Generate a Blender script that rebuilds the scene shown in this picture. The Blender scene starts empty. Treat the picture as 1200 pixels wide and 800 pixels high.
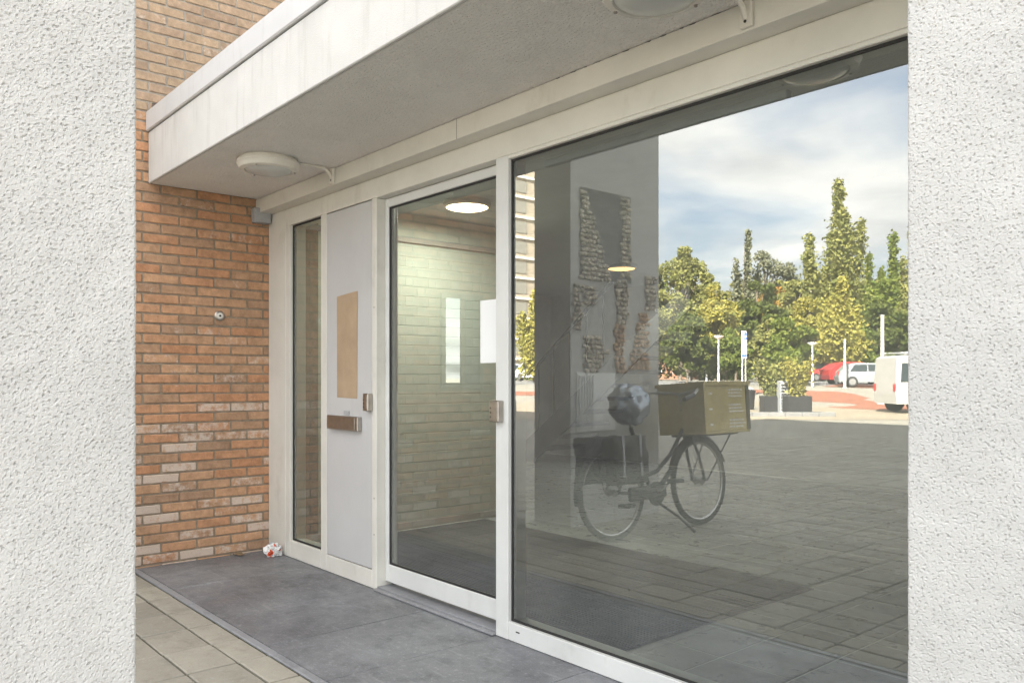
import bpy, bmesh, math, random
import numpy as np
from mathutils import Vector, Matrix
random.seed(7); RNG = np.random.default_rng(11)
R = math.radians
sc = bpy.context.scene
C = sc.collection

# ---------------------------------------------------------------- camera
FPX, HOR, CAMH = 950.0, 442.0, 1.165
YAW = math.atan(FPX / 815.0)
cam_d = bpy.data.cameras.new('camera'); cam = bpy.data.objects.new('camera', cam_d); C.objects.link(cam)
cam.location = (0, 0, CAMH); cam.rotation_euler = (R(90), 0, YAW)
cam_d.sensor_width = 36; cam_d.lens = 36 * FPX / 1200; cam_d.shift_y = (HOR - 400) / 1200
cam_d.clip_start = 0.05; cam_d.clip_end = 2000
sc.camera = cam

# ---------------------------------------------------------------- sky, sun, exposure
SUN_EL, SUN_AZ = 36.0, 22.0           # azimuth from +Y towards +X
w = bpy.data.worlds.new('World'); sc.world = w; w.use_nodes = True
nt = w.node_tree; nt.nodes.clear()
def N(t, typ, **kw):
    n = t.nodes.new(typ)
    for k, v in kw.items(): setattr(n, k, v)
    return n
out = N(nt, 'ShaderNodeOutputWorld'); bg = N(nt, 'ShaderNodeBackground'); bg.inputs[1].default_value = 0.05
sky = N(nt, 'ShaderNodeTexSky', sky_type='NISHITA'); sky.sun_disc = False
sky.sun_elevation = R(SUN_EL); sky.sun_rotation = R(SUN_AZ); sky.air_density = 1.0; sky.dust_density = 3.5; sky.ozone_density = 1.2
tc = N(nt, 'ShaderNodeTexCoord'); sep = N(nt, 'ShaderNodeSeparateXYZ'); nt.links.new(tc.outputs['Generated'], sep.inputs[0])
zz = N(nt, 'ShaderNodeMath', operation='ADD'); nt.links.new(sep.outputs['Z'], zz.inputs[0]); zz.inputs[1].default_value = 0.16
zm = N(nt, 'ShaderNodeMath', operation='MAXIMUM'); nt.links.new(zz.outputs[0], zm.inputs[0]); zm.inputs[1].default_value = 0.05
dv = N(nt, 'ShaderNodeVectorMath', operation='DIVIDE'); nt.links.new(tc.outputs['Generated'], dv.inputs[0])
cb = N(nt, 'ShaderNodeCombineXYZ')
for i in range(3): nt.links.new(zm.outputs[0], cb.inputs[i])
nt.links.new(cb.outputs[0], dv.inputs[1])
sc2 = N(nt, 'ShaderNodeVectorMath', operation='MULTIPLY'); nt.links.new(dv.outputs[0], sc2.inputs[0]); sc2.inputs[1].default_value = (1, 1, 0)
cn = N(nt, 'ShaderNodeTexNoise'); cn.inputs['Scale'].default_value = 1.0; cn.inputs['Detail'].default_value = 9; cn.inputs['Roughness'].default_value = 0.55; cn.inputs['Distortion'].default_value = 0.3
nt.links.new(sc2.outputs[0], cn.inputs['Vector'])
cr = N(nt, 'ShaderNodeValToRGB'); cr.color_ramp.elements[0].position = 0.33; cr.color_ramp.elements[1].position = 0.58
nt.links.new(cn.outputs['Fac'], cr.inputs[0])
cn2 = N(nt, 'ShaderNodeTexNoise'); cn2.inputs['Scale'].default_value = 2.3; cn2.inputs['Detail'].default_value = 6
nt.links.new(sc2.outputs[0], cn2.inputs['Vector'])
cc = N(nt, 'ShaderNodeValToRGB'); cc.color_ramp.elements[0].position = 0.3; cc.color_ramp.elements[0].color = (5.6, 5.55, 5.55, 1)
cc.color_ramp.elements[1].position = 0.7; cc.color_ramp.elements[1].color = (8.6, 8.3, 7.9, 1)
nt.links.new(cn2.outputs['Fac'], cc.inputs[0])
mx = N(nt, 'ShaderNodeMixRGB'); nt.links.new(cr.outputs[0], mx.inputs[0]); nt.links.new(sky.outputs[0], mx.inputs[1]); nt.links.new(cc.outputs[0], mx.inputs[2])
nt.links.new(mx.outputs[0], bg.inputs[0]); nt.links.new(bg.outputs[0], out.inputs[0])

sd = bpy.data.lights.new('sun', 'SUN'); sun = bpy.data.objects.new('sun', sd); C.objects.link(sun)
sd.energy = 5.0; sd.angle = R(0.5); sd.color = (1.0, 0.93, 0.82)
sdir = Vector((math.sin(R(SUN_AZ)) * math.cos(R(SUN_EL)), math.cos(R(SUN_AZ)) * math.cos(R(SUN_EL)), math.sin(R(SUN_EL))))
sun.rotation_euler = sdir.to_track_quat('Z', 'Y').to_euler(); sun.location = (10, 30, 30)
vs = sc.view_settings; vs.view_transform = 'Standard'; vs.look = 'None'; vs.gamma = 1.0; vs.exposure = 3.6
sc.cycles.max_bounces = 10; sc.cycles.transparent_max_bounces = 16; sc.cycles.glossy_bounces = 6

# ---------------------------------------------------------------- helpers: materials
def mat(name, col, rough=0.6, metal=0.0, var=0.0, vscale=8.0, bump=0.0, bscale=60.0, col2=None, rnd=0.0, spec=0.5, detail=6.0, coords='Object', bdist=0.004):
    m = bpy.data.materials.new(name); m.use_nodes = True
    t = m.node_tree; p = t.nodes['Principled BSDF']
    p.inputs['Roughness'].default_value = rough; p.inputs['Metallic'].default_value = metal
    p.inputs['Specular IOR Level'].default_value = spec
    p.inputs['Base Color'].default_value = (*col, 1)
    cur = None
    if var > 0 or col2 or rnd > 0 or bump > 0:
        tcn = N(t, 'ShaderNodeTexCoord')
        vec = tcn.outputs[coords]
        if coords == 'World':
            pass
    if var > 0 or col2:
        nz = N(t, 'ShaderNodeTexNoise'); nz.inputs['Scale'].default_value = vscale; nz.inputs['Detail'].default_value = detail; nz.inputs['Roughness'].default_value = 0.62
        t.links.new(vec, nz.inputs['Vector'])
        rp = N(t, 'ShaderNodeValToRGB'); rp.color_ramp.elements[0].position = 0.3; rp.color_ramp.elements[1].position = 0.7
        a = col if col2 else tuple(c * (1 - var) for c in col); b = col2 if col2 else tuple(min(1, c * (1 + var)) for c in col)
        rp.color_ramp.elements[0].color = (*a, 1); rp.color_ramp.elements[1].color = (*b, 1)
        t.links.new(nz.outputs['Fac'], rp.inputs[0]); cur = rp.outputs[0]
    if rnd > 0:
        oi = N(t, 'ShaderNodeObjectInfo'); gi = N(t, 'ShaderNodeNewGeometry')
        ad = N(t, 'ShaderNodeMath', operation='ADD'); t.links.new(oi.outputs['Random'], ad.inputs[0]); t.links.new(gi.outputs['Random Per Island'], ad.inputs[1])
        fr = N(t, 'ShaderNodeMath', operation='FRACT'); t.links.new(ad.outputs[0], fr.inputs[0])
        mr = N(t, 'ShaderNodeMapRange'); t.links.new(fr.outputs[0], mr.inputs[0]); mr.inputs[3].default_value = 1 - rnd; mr.inputs[4].default_value = 1 + rnd
        hs = N(t, 'ShaderNodeHueSaturation'); t.links.new(mr.outputs[0], hs.inputs['Value'])
        if cur: t.links.new(cur, hs.inputs['Color'])
        else: hs.inputs['Color'].default_value = (*col, 1)
        cur = hs.outputs[0]
    if cur: t.links.new(cur, p.inputs['Base Color'])
    if bump > 0:
        nb = N(t, 'ShaderNodeTexNoise'); nb.inputs['Scale'].default_value = bscale; nb.inputs['Detail'].default_value = 5
        t.links.new(vec, nb.inputs['Vector'])
        bp = N(t, 'ShaderNodeBump'); bp.inputs['Strength'].default_value = bump; bp.inputs['Distance'].default_value = bdist
        t.links.new(nb.outputs['Fac'], bp.inputs['Height']); t.links.new(bp.outputs[0], p.inputs['Normal'])
    return m

def weather(m, col, scale, lo, hi, amt, stretch=(1, 1, 1), detail=8):      # overlay of stains with a shape of their own
    t = m.node_tree; p = t.nodes['Principled BSDF']; src = p.inputs['Base Color'].links[0].from_socket
    gi = N(t, 'ShaderNodeNewGeometry'); vm = N(t, 'ShaderNodeVectorMath', operation='MULTIPLY'); t.links.new(gi.outputs['Position'], vm.inputs[0]); vm.inputs[1].default_value = stretch
    nz = N(t, 'ShaderNodeTexNoise'); nz.inputs['Scale'].default_value = scale; nz.inputs['Detail'].default_value = detail; nz.inputs['Roughness'].default_value = 0.65; t.links.new(vm.outputs[0], nz.inputs['Vector'])
    mr = N(t, 'ShaderNodeMapRange'); t.links.new(nz.outputs['Fac'], mr.inputs[0]); mr.inputs[1].default_value = lo; mr.inputs[2].default_value = hi; mr.inputs[3].default_value = 0; mr.inputs[4].default_value = amt
    mxn = N(t, 'ShaderNodeMixRGB'); t.links.new(mr.outputs[0], mxn.inputs[0]); t.links.new(src, mxn.inputs[1]); mxn.inputs[2].default_value = (*col, 1)
    t.links.new(mxn.outputs[0], p.inputs['Base Color']); return m

def emis(name, col, s):
    m = bpy.data.materials.new(name); m.use_nodes = True; t = m.node_tree; t.nodes.clear()
    e = N(t, 'ShaderNodeEmission'); e.inputs[0].default_value = (*col, 1); e.inputs[1].default_value = s
    o = N(t, 'ShaderNodeOutputMaterial'); t.links.new(e.outputs[0], o.inputs[0]); return m

def glass_coated(name, ior, tint, refl=(0.97, 1.0, 0.98)):
    m = bpy.data.materials.new(name); m.use_nodes = True; t = m.node_tree; t.nodes.clear()
    o = N(t, 'ShaderNodeOutputMaterial'); mxs = N(t, 'ShaderNodeMixShader'); fr = N(t, 'ShaderNodeFresnel'); fr.inputs[0].default_value = ior
    tr = N(t, 'ShaderNodeBsdfTransparent'); tr.inputs[0].default_value = (*tint, 1)
    gl = N(t, 'ShaderNodeBsdfGlossy'); gl.inputs[0].default_value = (*refl, 1); gl.inputs['Roughness'].default_value = 0.0
    t.links.new(fr.outputs[0], mxs.inputs[0]); t.links.new(tr.outputs[0], mxs.inputs[1]); t.links.new(gl.outputs[0], mxs.inputs[2])
    # uneven pale veil mixed over the pane: painted haze that lifts the darks
    gi = N(t, 'ShaderNodeNewGeometry'); nz = N(t, 'ShaderNodeTexNoise'); nz.inputs['Scale'].default_value = 2.3; nz.inputs['Detail'].default_value = 8; nz.inputs['Roughness'].default_value = 0.65; nz.inputs['Distortion'].default_value = 0.8
    t.links.new(gi.outputs['Position'], nz.inputs['Vector']); mr = N(t, 'ShaderNodeMapRange'); t.links.new(nz.outputs['Fac'], mr.inputs[0]); mr.inputs[1].default_value = 0.3; mr.inputs[2].default_value = 0.75; mr.inputs[3].default_value = 0.03; mr.inputs[4].default_value = 0.075
    df = N(t, 'ShaderNodeBsdfDiffuse'); df.inputs[0].default_value = (0.80, 0.82, 0.80, 1); m2 = N(t, 'ShaderNodeMixShader')
    t.links.new(mr.outputs[0], m2.inputs[0]); t.links.new(mxs.outputs[0], m2.inputs[1]); t.links.new(df.outputs[0], m2.inputs[2]); t.links.new(m2.outputs[0], o.inputs[0])
    return m
def glass_clear(name, tint):
    m = bpy.data.materials.new(name); m.use_nodes = True; t = m.node_tree; t.nodes.clear()
    o = N(t, 'ShaderNodeOutputMaterial'); tr = N(t, 'ShaderNodeBsdfTransparent'); tr.inputs[0].default_value = (*tint, 1)
    t.links.new(tr.outputs[0], o.inputs[0]); return m

def leaf_mat(name, c1, c2, c3=None):
    m = bpy.data.materials.new(name); m.use_nodes = True; t = m.node_tree; t.nodes.clear()
    o = N(t, 'ShaderNodeOutputMaterial'); gi = N(t, 'ShaderNodeNewGeometry'); rp = N(t, 'ShaderNodeValToRGB')
    rp.color_ramp.elements[0].color = (*c1, 1); rp.color_ramp.elements[1].color = (*c2, 1)
    if c3:
        e = rp.color_ramp.elements.new(0.9); e.color = (*c2, 1); rp.color_ramp.elements[-1].color = (*c3, 1)
    t.links.new(gi.outputs['Random Per Island'], rp.inputs[0])
    d = N(t, 'ShaderNodeBsdfDiffuse'); tl = N(t, 'ShaderNodeBsdfTranslucent'); ms = N(t, 'ShaderNodeMixShader'); ms.inputs[0].default_value = 0.35
    t.links.new(rp.outputs[0], d.inputs[0]); t.links.new(rp.outputs[0], tl.inputs[0])
    t.links.new(d.outputs[0], ms.inputs[1]); t.links.new(tl.outputs[0], ms.inputs[2]); t.links.new(ms.outputs[0], o.inputs[0]); return m

# ---------------------------------------------------------------- helpers: meshes and objects
class MB:
    def __init__(s): s.v = []; s.f = []; s.m = []
    def add(s, v, f, mi=0):
        o = len(s.v); s.v += [tuple(p) for p in v]; s.f += [tuple(i + o for i in q) for q in f]; s.m += [mi] * len(f); return s
    def box(s, x0, x1, y0, y1, z0, z1, mi=0):
        v = [(x0, y0, z0), (x1, y0, z0), (x1, y1, z0), (x0, y1, z0), (x0, y0, z1), (x1, y0, z1), (x1, y1, z1), (x0, y1, z1)]
        return s.add(v, [(0, 3, 2, 1), (4, 5, 6, 7), (0, 1, 5, 4), (1, 2, 6, 5), (2, 3, 7, 6), (3, 0, 4, 7)], mi)
    def cbox(s, x0, x1, y0, y1, z0, z1, c=0.004, mi=0):   # chamfered box
        bm = bmesh.new(); bmesh.ops.create_cube(bm, size=1)
        for v in bm.verts: v.co = ((x0 + x1) / 2 + v.co.x * (x1 - x0), (y0 + y1) / 2 + v.co.y * (y1 - y0), (z0 + z1) / 2 + v.co.z * (z1 - z0))
        c = min(c, 0.45 * min(abs(x1 - x0), abs(y1 - y0), abs(z1 - z0)))
        bmesh.ops.bevel(bm, geom=bm.edges[:], offset=c, segments=1, affect='EDGES')
        bm.verts.index_update(); v = [x.co[:] for x in bm.verts]; f = [[x.index for x in q.verts] for q in bm.faces]; bm.free()
        return s.add(v, f, mi)
    def tube(s, pts, rad, n=8, mi=0, cap=True, closed=False):
        pts = [Vector(p) for p in pts]; k = len(pts)
        rads = rad if isinstance(rad, (list, tuple)) else [rad] * k
        rings = []; up = None; v = []; f = []
        for i, p in enumerate(pts):
            if closed: t = (pts[(i + 1) % k] - pts[i - 1]).normalized()
            else: t = (pts[min(i + 1, k - 1)] - pts[max(i - 1, 0)]).normalized()
            if up is None: up = Vector((0, 0, 1)) if abs(t.z) < 0.9 else Vector((1, 0, 0))
            a = t.cross(up).normalized(); b = a.cross(t).normalized(); up = b
            for j in range(n):
                th = 2 * math.pi * j / n; v.append(p + (a * math.cos(th) + b * math.sin(th)) * rads[i])
        for i in range(k if closed else k - 1):
            i2 = (i + 1) % k
            for j in range(n): f.append((i * n + j, i * n + (j + 1) % n, i2 * n + (j + 1) % n, i2 * n + j))
        if cap and not closed: f.append(tuple(range(n))[::-1]); f.append(tuple((k - 1) * n + j for j in range(n)))
        return s.add(v, f, mi)
    def lathe(s, prof, c=(0, 0, 0), axis='Z', n=24, mi=0):
        v = []; f = []
        for r, h in prof:
            for j in range(n):
                th = 2 * math.pi * j / n; a, b = r * math.cos(th), r * math.sin(th)
                q = {'Z': (a, b, h), 'X': (h, a, b), 'Y': (a, h, b)}[axis]; v.append((c[0] + q[0], c[1] + q[1], c[2] + q[2]))
        for i in range(len(prof) - 1):
            for j in range(n): f.append((i * n + j, i * n + (j + 1) % n, (i + 1) * n + (j + 1) % n, (i + 1) * n + j))
        f.append(tuple(range(n))[::-1]); f.append(tuple((len(prof) - 1) * n + j for j in range(n)))
        return s.add(v, f, mi)
    def mesh(s, name, mats, smooth=False):
        me = bpy.data.meshes.new(name); me.from_pydata(s.v, [], s.f)
        for m in (mats if isinstance(mats, (list, tuple)) else [mats]): me.materials.append(m)
        if any(s.m): me.polygons.foreach_set('material_index', s.m)
        bm = bmesh.new(); bm.from_mesh(me); bmesh.ops.recalc_face_normals(bm, faces=bm.faces); bm.to_mesh(me); bm.free()
        if smooth:
            me.polygons.foreach_set('use_smooth', [True] * len(me.polygons))
            try: me.set_sharp_from_angle(angle=R(40))
            except Exception: pass
        return me
    def build(s, name, mats, parent=None, smooth=False):
        return link(name, s.mesh(name, mats, smooth), parent)

def link(name, me, parent=None, loc=None, rot=None):
    o = bpy.data.objects.new(name, me); C.objects.link(o)
    if parent: o.parent = parent
    if loc: o.location = loc
    if rot: o.rotation_euler = rot
    return o
def tag(o, label=None, cat=None, group=None, kind=None):
    if label: o['label'] = label
    if cat: o['category'] = cat
    if group: o['group'] = group
    if kind: o['kind'] = kind
    return o
def thing(name, label, cat, loc=(0, 0, 0), rz=0, group=None):
    o = link(name, None, None, loc, (0, 0, rz)); o.empty_display_size = 0.1
    return tag(o, label, cat, group)
def copy_tree(o, parent=None):
    c = o.copy(); C.objects.link(c); c.parent = parent
    for ch in list(o.children): copy_tree(ch, c)
    return c
def noise2(ny, nx, sig_lo, sig_hi):          # band-passed random field
    a = RNG.standard_normal((ny, nx)); F = np.fft.fft2(a)
    fy = np.fft.fftfreq(ny)[:, None]; fx = np.fft.fftfreq(nx)[None, :]; r2 = fx * fx + fy * fy
    g = np.exp(-2 * (math.pi ** 2) * r2 * sig_lo ** 2) - np.exp(-2 * (math.pi ** 2) * r2 * sig_hi ** 2)
    b = np.real(np.fft.ifft2(F * g)); return b / b.std()

# ---------------------------------------------------------------- materials
M = {}
M['stucco'] = mat('white_roughcast', (0.475, 0.475, 0.462), 0.9, var=0.07, vscale=3, bump=0.35, bscale=400, spec=0.2)
M['render'] = mat('white_fine_render', (0.55, 0.545, 0.525), 0.85, var=0.06, vscale=3.5, bump=0.35, bscale=220, spec=0.2)
M['soffit'] = mat('soffit_render', (0.88, 0.86, 0.82), 0.9, var=0.04, vscale=4, bump=1.0, bscale=85, spec=0.1, bdist=0.02)
M['coping'] = mat('coping_paint', (0.54, 0.545, 0.55), 0.45, var=0.04, vscale=4)
M['alu'] = mat('cream_powder_coat', (0.64, 0.63, 0.575), 0.42, var=0.07, vscale=3, bump=0.04, bscale=300)
M['alu_grey'] = mat('grey_panel_coat', (0.50, 0.505, 0.502), 0.38, var=0.04, vscale=2.5)
M['alu_white'] = mat('white_powder_coat', (0.62, 0.63, 0.61), 0.4, var=0.07, vscale=3)
M['gasket'] = mat('black_rubber', (0.018, 0.018, 0.017), 0.7)
M['steel'] = mat('brushed_steel', (0.42, 0.39, 0.355), 0.35, 1.0, var=0.12, vscale=30)
M['kraft'] = mat('brown_kraft_film', (0.40, 0.30, 0.20), 0.5, var=0.12, vscale=6)
M['paper'] = mat('white_paper', (0.82, 0.83, 0.82), 0.7)
M['plastic'] = mat('cream_plastic', (0.68, 0.66, 0.60), 0.45, var=0.05, vscale=12)
M['diffuser'] = mat('opal_diffuser', (0.55, 0.56, 0.54), 0.25, var=0.08, vscale=9)
M['greybox'] = mat('grey_plastic', (0.34, 0.35, 0.36), 0.6, var=0.1, vscale=20)
M['mortar'] = mat('mortar', (0.26, 0.215, 0.16), 0.95, var=0.25, vscale=25, bump=0.8, bscale=120)
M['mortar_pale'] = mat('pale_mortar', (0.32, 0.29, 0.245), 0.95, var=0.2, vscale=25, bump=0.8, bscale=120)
M['glass'] = glass_coated('coated_window_glass', 2.75, (0.82, 0.94, 0.89))
M['glass_in'] = glass_clear('window_glass_inner_face', (0.98, 0.99, 0.985))
M['lamp_on'] = emis('lit_lamp_disc', (1.0, 0.70, 0.42), 1.3)
M['lamp_dim'] = emis('orange_lamp_disc', (1.0, 0.50, 0.18), 0.32)
M['stair'] = mat('stair_grey', (0.13, 0.13, 0.13), 0.8, var=0.1)
M['black'] = mat('black_plastic', (0.02, 0.02, 0.022), 0.5)
M['dark_mat'] = mat('dark_brush_mat', (0.035, 0.037, 0.045), 0.95, var=0.4, vscale=40)

weather(M['stucco'], (0.26, 0.235, 0.16), 9, 0.66, 0.80, 0.6); weather(M['stucco'], (0.34, 0.34, 0.33), 1.3, 0.52, 0.75, 0.35)
weather(M['render'], (0.30, 0.29, 0.265), 6, 0.52, 0.80, 0.5, (3.0, 1, 0.35)); weather(M['render'], (0.36, 0.33, 0.27), 40, 0.68, 0.78, 0.5)
weather(M['soffit'], (0.62, 0.60, 0.55), 2.2, 0.55, 0.80, 0.4); weather(M['soffit'], (0.50, 0.48, 0.44), 130, 0.58, 0.74, 0.45, detail=3)
weather(M['alu'], (0.40, 0.375, 0.32), 7, 0.58, 0.80, 0.5, (1, 1, 0.5)); weather(M['alu_white'], (0.40, 0.385, 0.35), 7, 0.58, 0.80, 0.5, (1, 1, 0.5))
weather(M['alu'], (0.22, 0.20, 0.17), 60, 0.72, 0.78, 0.6); weather(M['alu_white'], (0.22, 0.20, 0.17), 60, 0.72, 0.78, 0.6)
weather(M['coping'], (0.36, 0.35, 0.33), 8, 0.55, 0.80, 0.45, (3, 1, 0.5)); weather(M['alu_grey'], (0.38, 0.38, 0.375), 6, 0.55, 0.85, 0.4, (1.5, 1, 0.4))
def brick_mat(name, ca, cb, cc, efflo):
    m = bpy.data.materials.new(name); m.use_nodes = True; t = m.node_tree; p = t.nodes['Principled BSDF']; p.inputs['Roughness'].default_value = 0.9; p.inputs['Specular IOR Level'].default_value = 0.2
    tcn = N(t, 'ShaderNodeTexCoord'); oi = N(t, 'ShaderNodeObjectInfo'); gi = N(t, 'ShaderNodeNewGeometry')
    ad = N(t, 'ShaderNodeMath', operation='ADD'); t.links.new(oi.outputs['Random'], ad.inputs[0]); t.links.new(gi.outputs['Random Per Island'], ad.inputs[1])
    fr = N(t, 'ShaderNodeMath', operation='FRACT'); t.links.new(ad.outputs[0], fr.inputs[0])
    rp = N(t, 'ShaderNodeValToRGB'); el = rp.color_ramp.elements; el[0].color = (*ca, 1); el[1].color = (*cc, 1); e = el.new(0.5); e.color = (*cb, 1)
    t.links.new(fr.outputs[0], rp.inputs[0])
    nz = N(t, 'ShaderNodeTexNoise'); nz.inputs['Scale'].default_value = 22; nz.inputs['Detail'].default_value = 7; nz.inputs['Roughness'].default_value = 0.65; t.links.new(gi.outputs['Position'], nz.inputs['Vector'])
    mr = N(t, 'ShaderNodeMapRange'); t.links.new(nz.outputs['Fac'], mr.inputs[0]); mr.inputs[1].default_value = 0.25; mr.inputs[2].default_value = 0.75; mr.inputs[3].default_value = 0.68; mr.inputs[4].default_value = 1.28
    hs = N(t, 'ShaderNodeHueSaturation'); t.links.new(mr.outputs[0], hs.inputs['Value']); t.links.new(rp.outputs[0], hs.inputs['Color'])
    cur = hs.outputs[0]
    # pale lime bloom on single bricks, more of it low on the wall
    sp = N(t, 'ShaderNodeSeparateXYZ'); t.links.new(gi.outputs['Position'], sp.inputs[0])
    r2 = N(t, 'ShaderNodeMath', operation='MULTIPLY'); t.links.new(fr.outputs[0], r2.inputs[0]); r2.inputs[1].default_value = 7.31
    r3 = N(t, 'ShaderNodeMath', operation='FRACT'); t.links.new(r2.outputs[0], r3.inputs[0])
    hg = N(t, 'ShaderNodeMapRange'); t.links.new(sp.outputs['Z'], hg.inputs[0]); hg.inputs[1].default_value = 0.1; hg.inputs[2].default_value = 1.5; hg.inputs[3].default_value = 0.10 + efflo; hg.inputs[4].default_value = -0.12
    sm = N(t, 'ShaderNodeMath', operation='ADD'); t.links.new(r3.outputs[0], sm.inputs[0]); t.links.new(hg.outputs[0], sm.inputs[1])
    n2 = N(t, 'ShaderNodeTexNoise'); n2.inputs['Scale'].default_value = 26; n2.inputs['Detail'].default_value = 8; n2.inputs['Roughness'].default_value = 0.7; t.links.new(gi.outputs['Position'], n2.inputs['Vector'])
    s3 = N(t, 'ShaderNodeMath', operation='MULTIPLY_ADD'); t.links.new(n2.outputs['Fac'], s3.inputs[0]); s3.inputs[1].default_value = 1.6; t.links.new(sm.outputs[0], s3.inputs[2])
    st = N(t, 'ShaderNodeMapRange'); t.links.new(s3.outputs[0], st.inputs[0]); st.inputs[1].default_value = 1.66; st.inputs[2].default_value = 1.95; st.inputs[3].default_value = 0; st.inputs[4].default_value = 0.78
    mxn = N(t, 'ShaderNodeMixRGB'); t.links.new(st.outputs[0], mxn.inputs[0]); t.links.new(cur, mxn.inputs[1]); mxn.inputs[2].default_value = (0.58, 0.50, 0.43, 1)
    t.links.new(mxn.outputs[0], p.inputs['Base Color'])
    nb = N(t, 'ShaderNodeTexNoise'); nb.inputs['Scale'].default_value = 90; nb.inputs['Detail'].default_value = 6; t.links.new(gi.outputs['Position'], nb.inputs['Vector'])
    bp = N(t, 'ShaderNodeBump'); bp.inputs['Strength'].default_value = 0.7; bp.inputs['Distance'].default_value = 0.004; t.links.new(nb.outputs['Fac'], bp.inputs['Height']); t.links.new(bp.outputs[0], p.inputs['Normal'])
    return m
M['brick'] = brick_mat('orange_brick', (0.45, 0.235, 0.13), (0.49, 0.295, 0.175), (0.35, 0.225, 0.145), 0.28)
M['brick_hazed'] = brick_mat('upper_hazed_brick', (0.36, 0.26, 0.185), (0.40, 0.295, 0.20), (0.31, 0.225, 0.16), -0.3)  # bright haze above the canopy put into the colour, plus paler repaired bricks

def stone_mat(name, a, b, streak, rough=0.55, rnd=0.08):
    m = mat(name, a, rough, var=0.1, vscale=2.2, col2=b, bump=0.35, bscale=110, rnd=rnd, detail=10)
    t = m.node_tree; p = t.nodes['Principled BSDF']; src = p.inputs['Base Color'].links[0].from_socket
    gi = N(t, 'ShaderNodeNewGeometry')
    nz = N(t, 'ShaderNodeTexNoise'); nz.inputs['Scale'].default_value = 38; nz.inputs['Detail'].default_value = 9; nz.inputs['Roughness'].default_value = 0.75; t.links.new(gi.outputs['Position'], nz.inputs['Vector'])
    st = N(t, 'ShaderNodeMapRange'); t.links.new(nz.outputs['Fac'], st.inputs[0]); st.inputs[1].default_value = 0.54; st.inputs[2].default_value = 0.70; st.inputs[3].default_value = 0; st.inputs[4].default_value = 0.6
    mxn = N(t, 'ShaderNodeMixRGB'); t.links.new(st.outputs[0], mxn.inputs[0]); t.links.new(src, mxn.inputs[1]); mxn.inputs[2].default_value = (*streak, 1)
    nz2 = N(t, 'ShaderNodeTexNoise'); nz2.inputs['Scale'].default_value = 7.0; nz2.inputs['Detail'].default_value = 12; nz2.inputs['Roughness'].default_value = 0.7; nz2.inputs['Distortion'].default_value = 0.3; t.links.new(gi.outputs['Position'], nz2.inputs['Vector'])
    s2 = N(t, 'ShaderNodeMapRange'); t.links.new(nz2.outputs['Fac'], s2.inputs[0]); s2.inputs[1].default_value = 0.52; s2.inputs[2].default_value = 0.70; s2.inputs[3].default_value = 0; s2.inputs[4].default_value = 0.45
    mx2 = N(t, 'ShaderNodeMixRGB'); t.links.new(s2.outputs[0], mx2.inputs[0]); t.links.new(mxn.outputs[0], mx2.inputs[1]); mx2.inputs[2].default_value = (a[0] * 0.55, a[1] * 0.52, a[2] * 0.52, 1)
    t.links.new(mx2.outputs[0], p.inputs['Base Color'])
    rr = N(t, 'ShaderNodeMapRange'); t.links.new(nz2.outputs['Fac'], rr.inputs[0]); rr.inputs[1].default_value = 0.3; rr.inputs[2].default_value = 0.7; rr.inputs[3].default_value = rough - 0.12; rr.inputs[4].default_value = rough + 0.2
    t.links.new(rr.outputs[0], p.inputs['Roughness'])
    return m
M['bluestone'] = stone_mat('bluestone_slab', (0.105, 0.106, 0.115), (0.205, 0.212, 0.228), (0.44, 0.45, 0.46), 0.42)
weather(M['bluestone'], (0.36, 0.365, 0.375), 150, 0.56, 0.68, 0.55, detail=4); weather(M['bluestone'], (0.05, 0.05, 0.052), 170, 0.60, 0.70, 0.55, detail=4); weather(M['bluestone'], (0.30, 0.305, 0.315), 14, 0.56, 0.72, 0.6, (0.35, 2.2, 1), 10); weather(M['bluestone'], (0.55, 0.55, 0.55), 22, 0.74, 0.80, 0.7)
M['edging'] = stone_mat('bluestone_edging', (0.20, 0.205, 0.215), (0.27, 0.275, 0.29), (0.42, 0.42, 0.43), 0.5)
M['paver'] = stone_mat('beige_concrete_paver', (0.25, 0.232, 0.19), (0.34, 0.318, 0.265), (0.42, 0.40, 0.34), 0.8, rnd=0.13)
weather(M['paver'], (0.12, 0.11, 0.085), 130, 0.58, 0.70, 0.5, detail=4); weather(M['paver'], (0.13, 0.125, 0.09), 5, 0.60, 0.78, 0.45)
M['floortile'] = stone_mat('grey_ceramic_tile', (0.30, 0.31, 0.305), (0.36, 0.37, 0.365), (0.42, 0.42, 0.41), 0.3)
M['sand'] = mat('mossy_joint_sand', (0.035, 0.042, 0.016), 0.95, col2=(0.075, 0.065, 0.04), vscale=7, bump=0.5, bscale=90)
M['asphalt'] = mat('grey_brick_paving', (0.235, 0.22, 0.185), 0.9, col2=(0.30, 0.28, 0.235), vscale=0.6, bump=0.4, bscale=20)
M['red'] = mat('red_cycle_asphalt', (0.27, 0.105, 0.06), 0.9, var=0.15, vscale=2)
M['beige'] = mat('beige_paving', (0.29, 0.245, 0.18), 0.9, var=0.15, vscale=0.8)
M['grey_road'] = mat('grey_road', (0.20, 0.20, 0.20), 0.9, var=0.15, vscale=0.5)
M['inner_wall'] = mat('pale_painted_block', (0.60, 0.64, 0.56), 0.8, var=0.06, vscale=3, bump=0.2, bscale=60)
M['inner_ceiling'] = mat('grey_ceiling', (0.55, 0.56, 0.55), 0.9, var=0.05)
M['inner_dark'] = mat('warm_grey_wall', (0.48, 0.46, 0.44), 0.9, var=0.08)
M['skirting'] = mat('grey_skirting', (0.40, 0.39, 0.36), 0.6)

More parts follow.
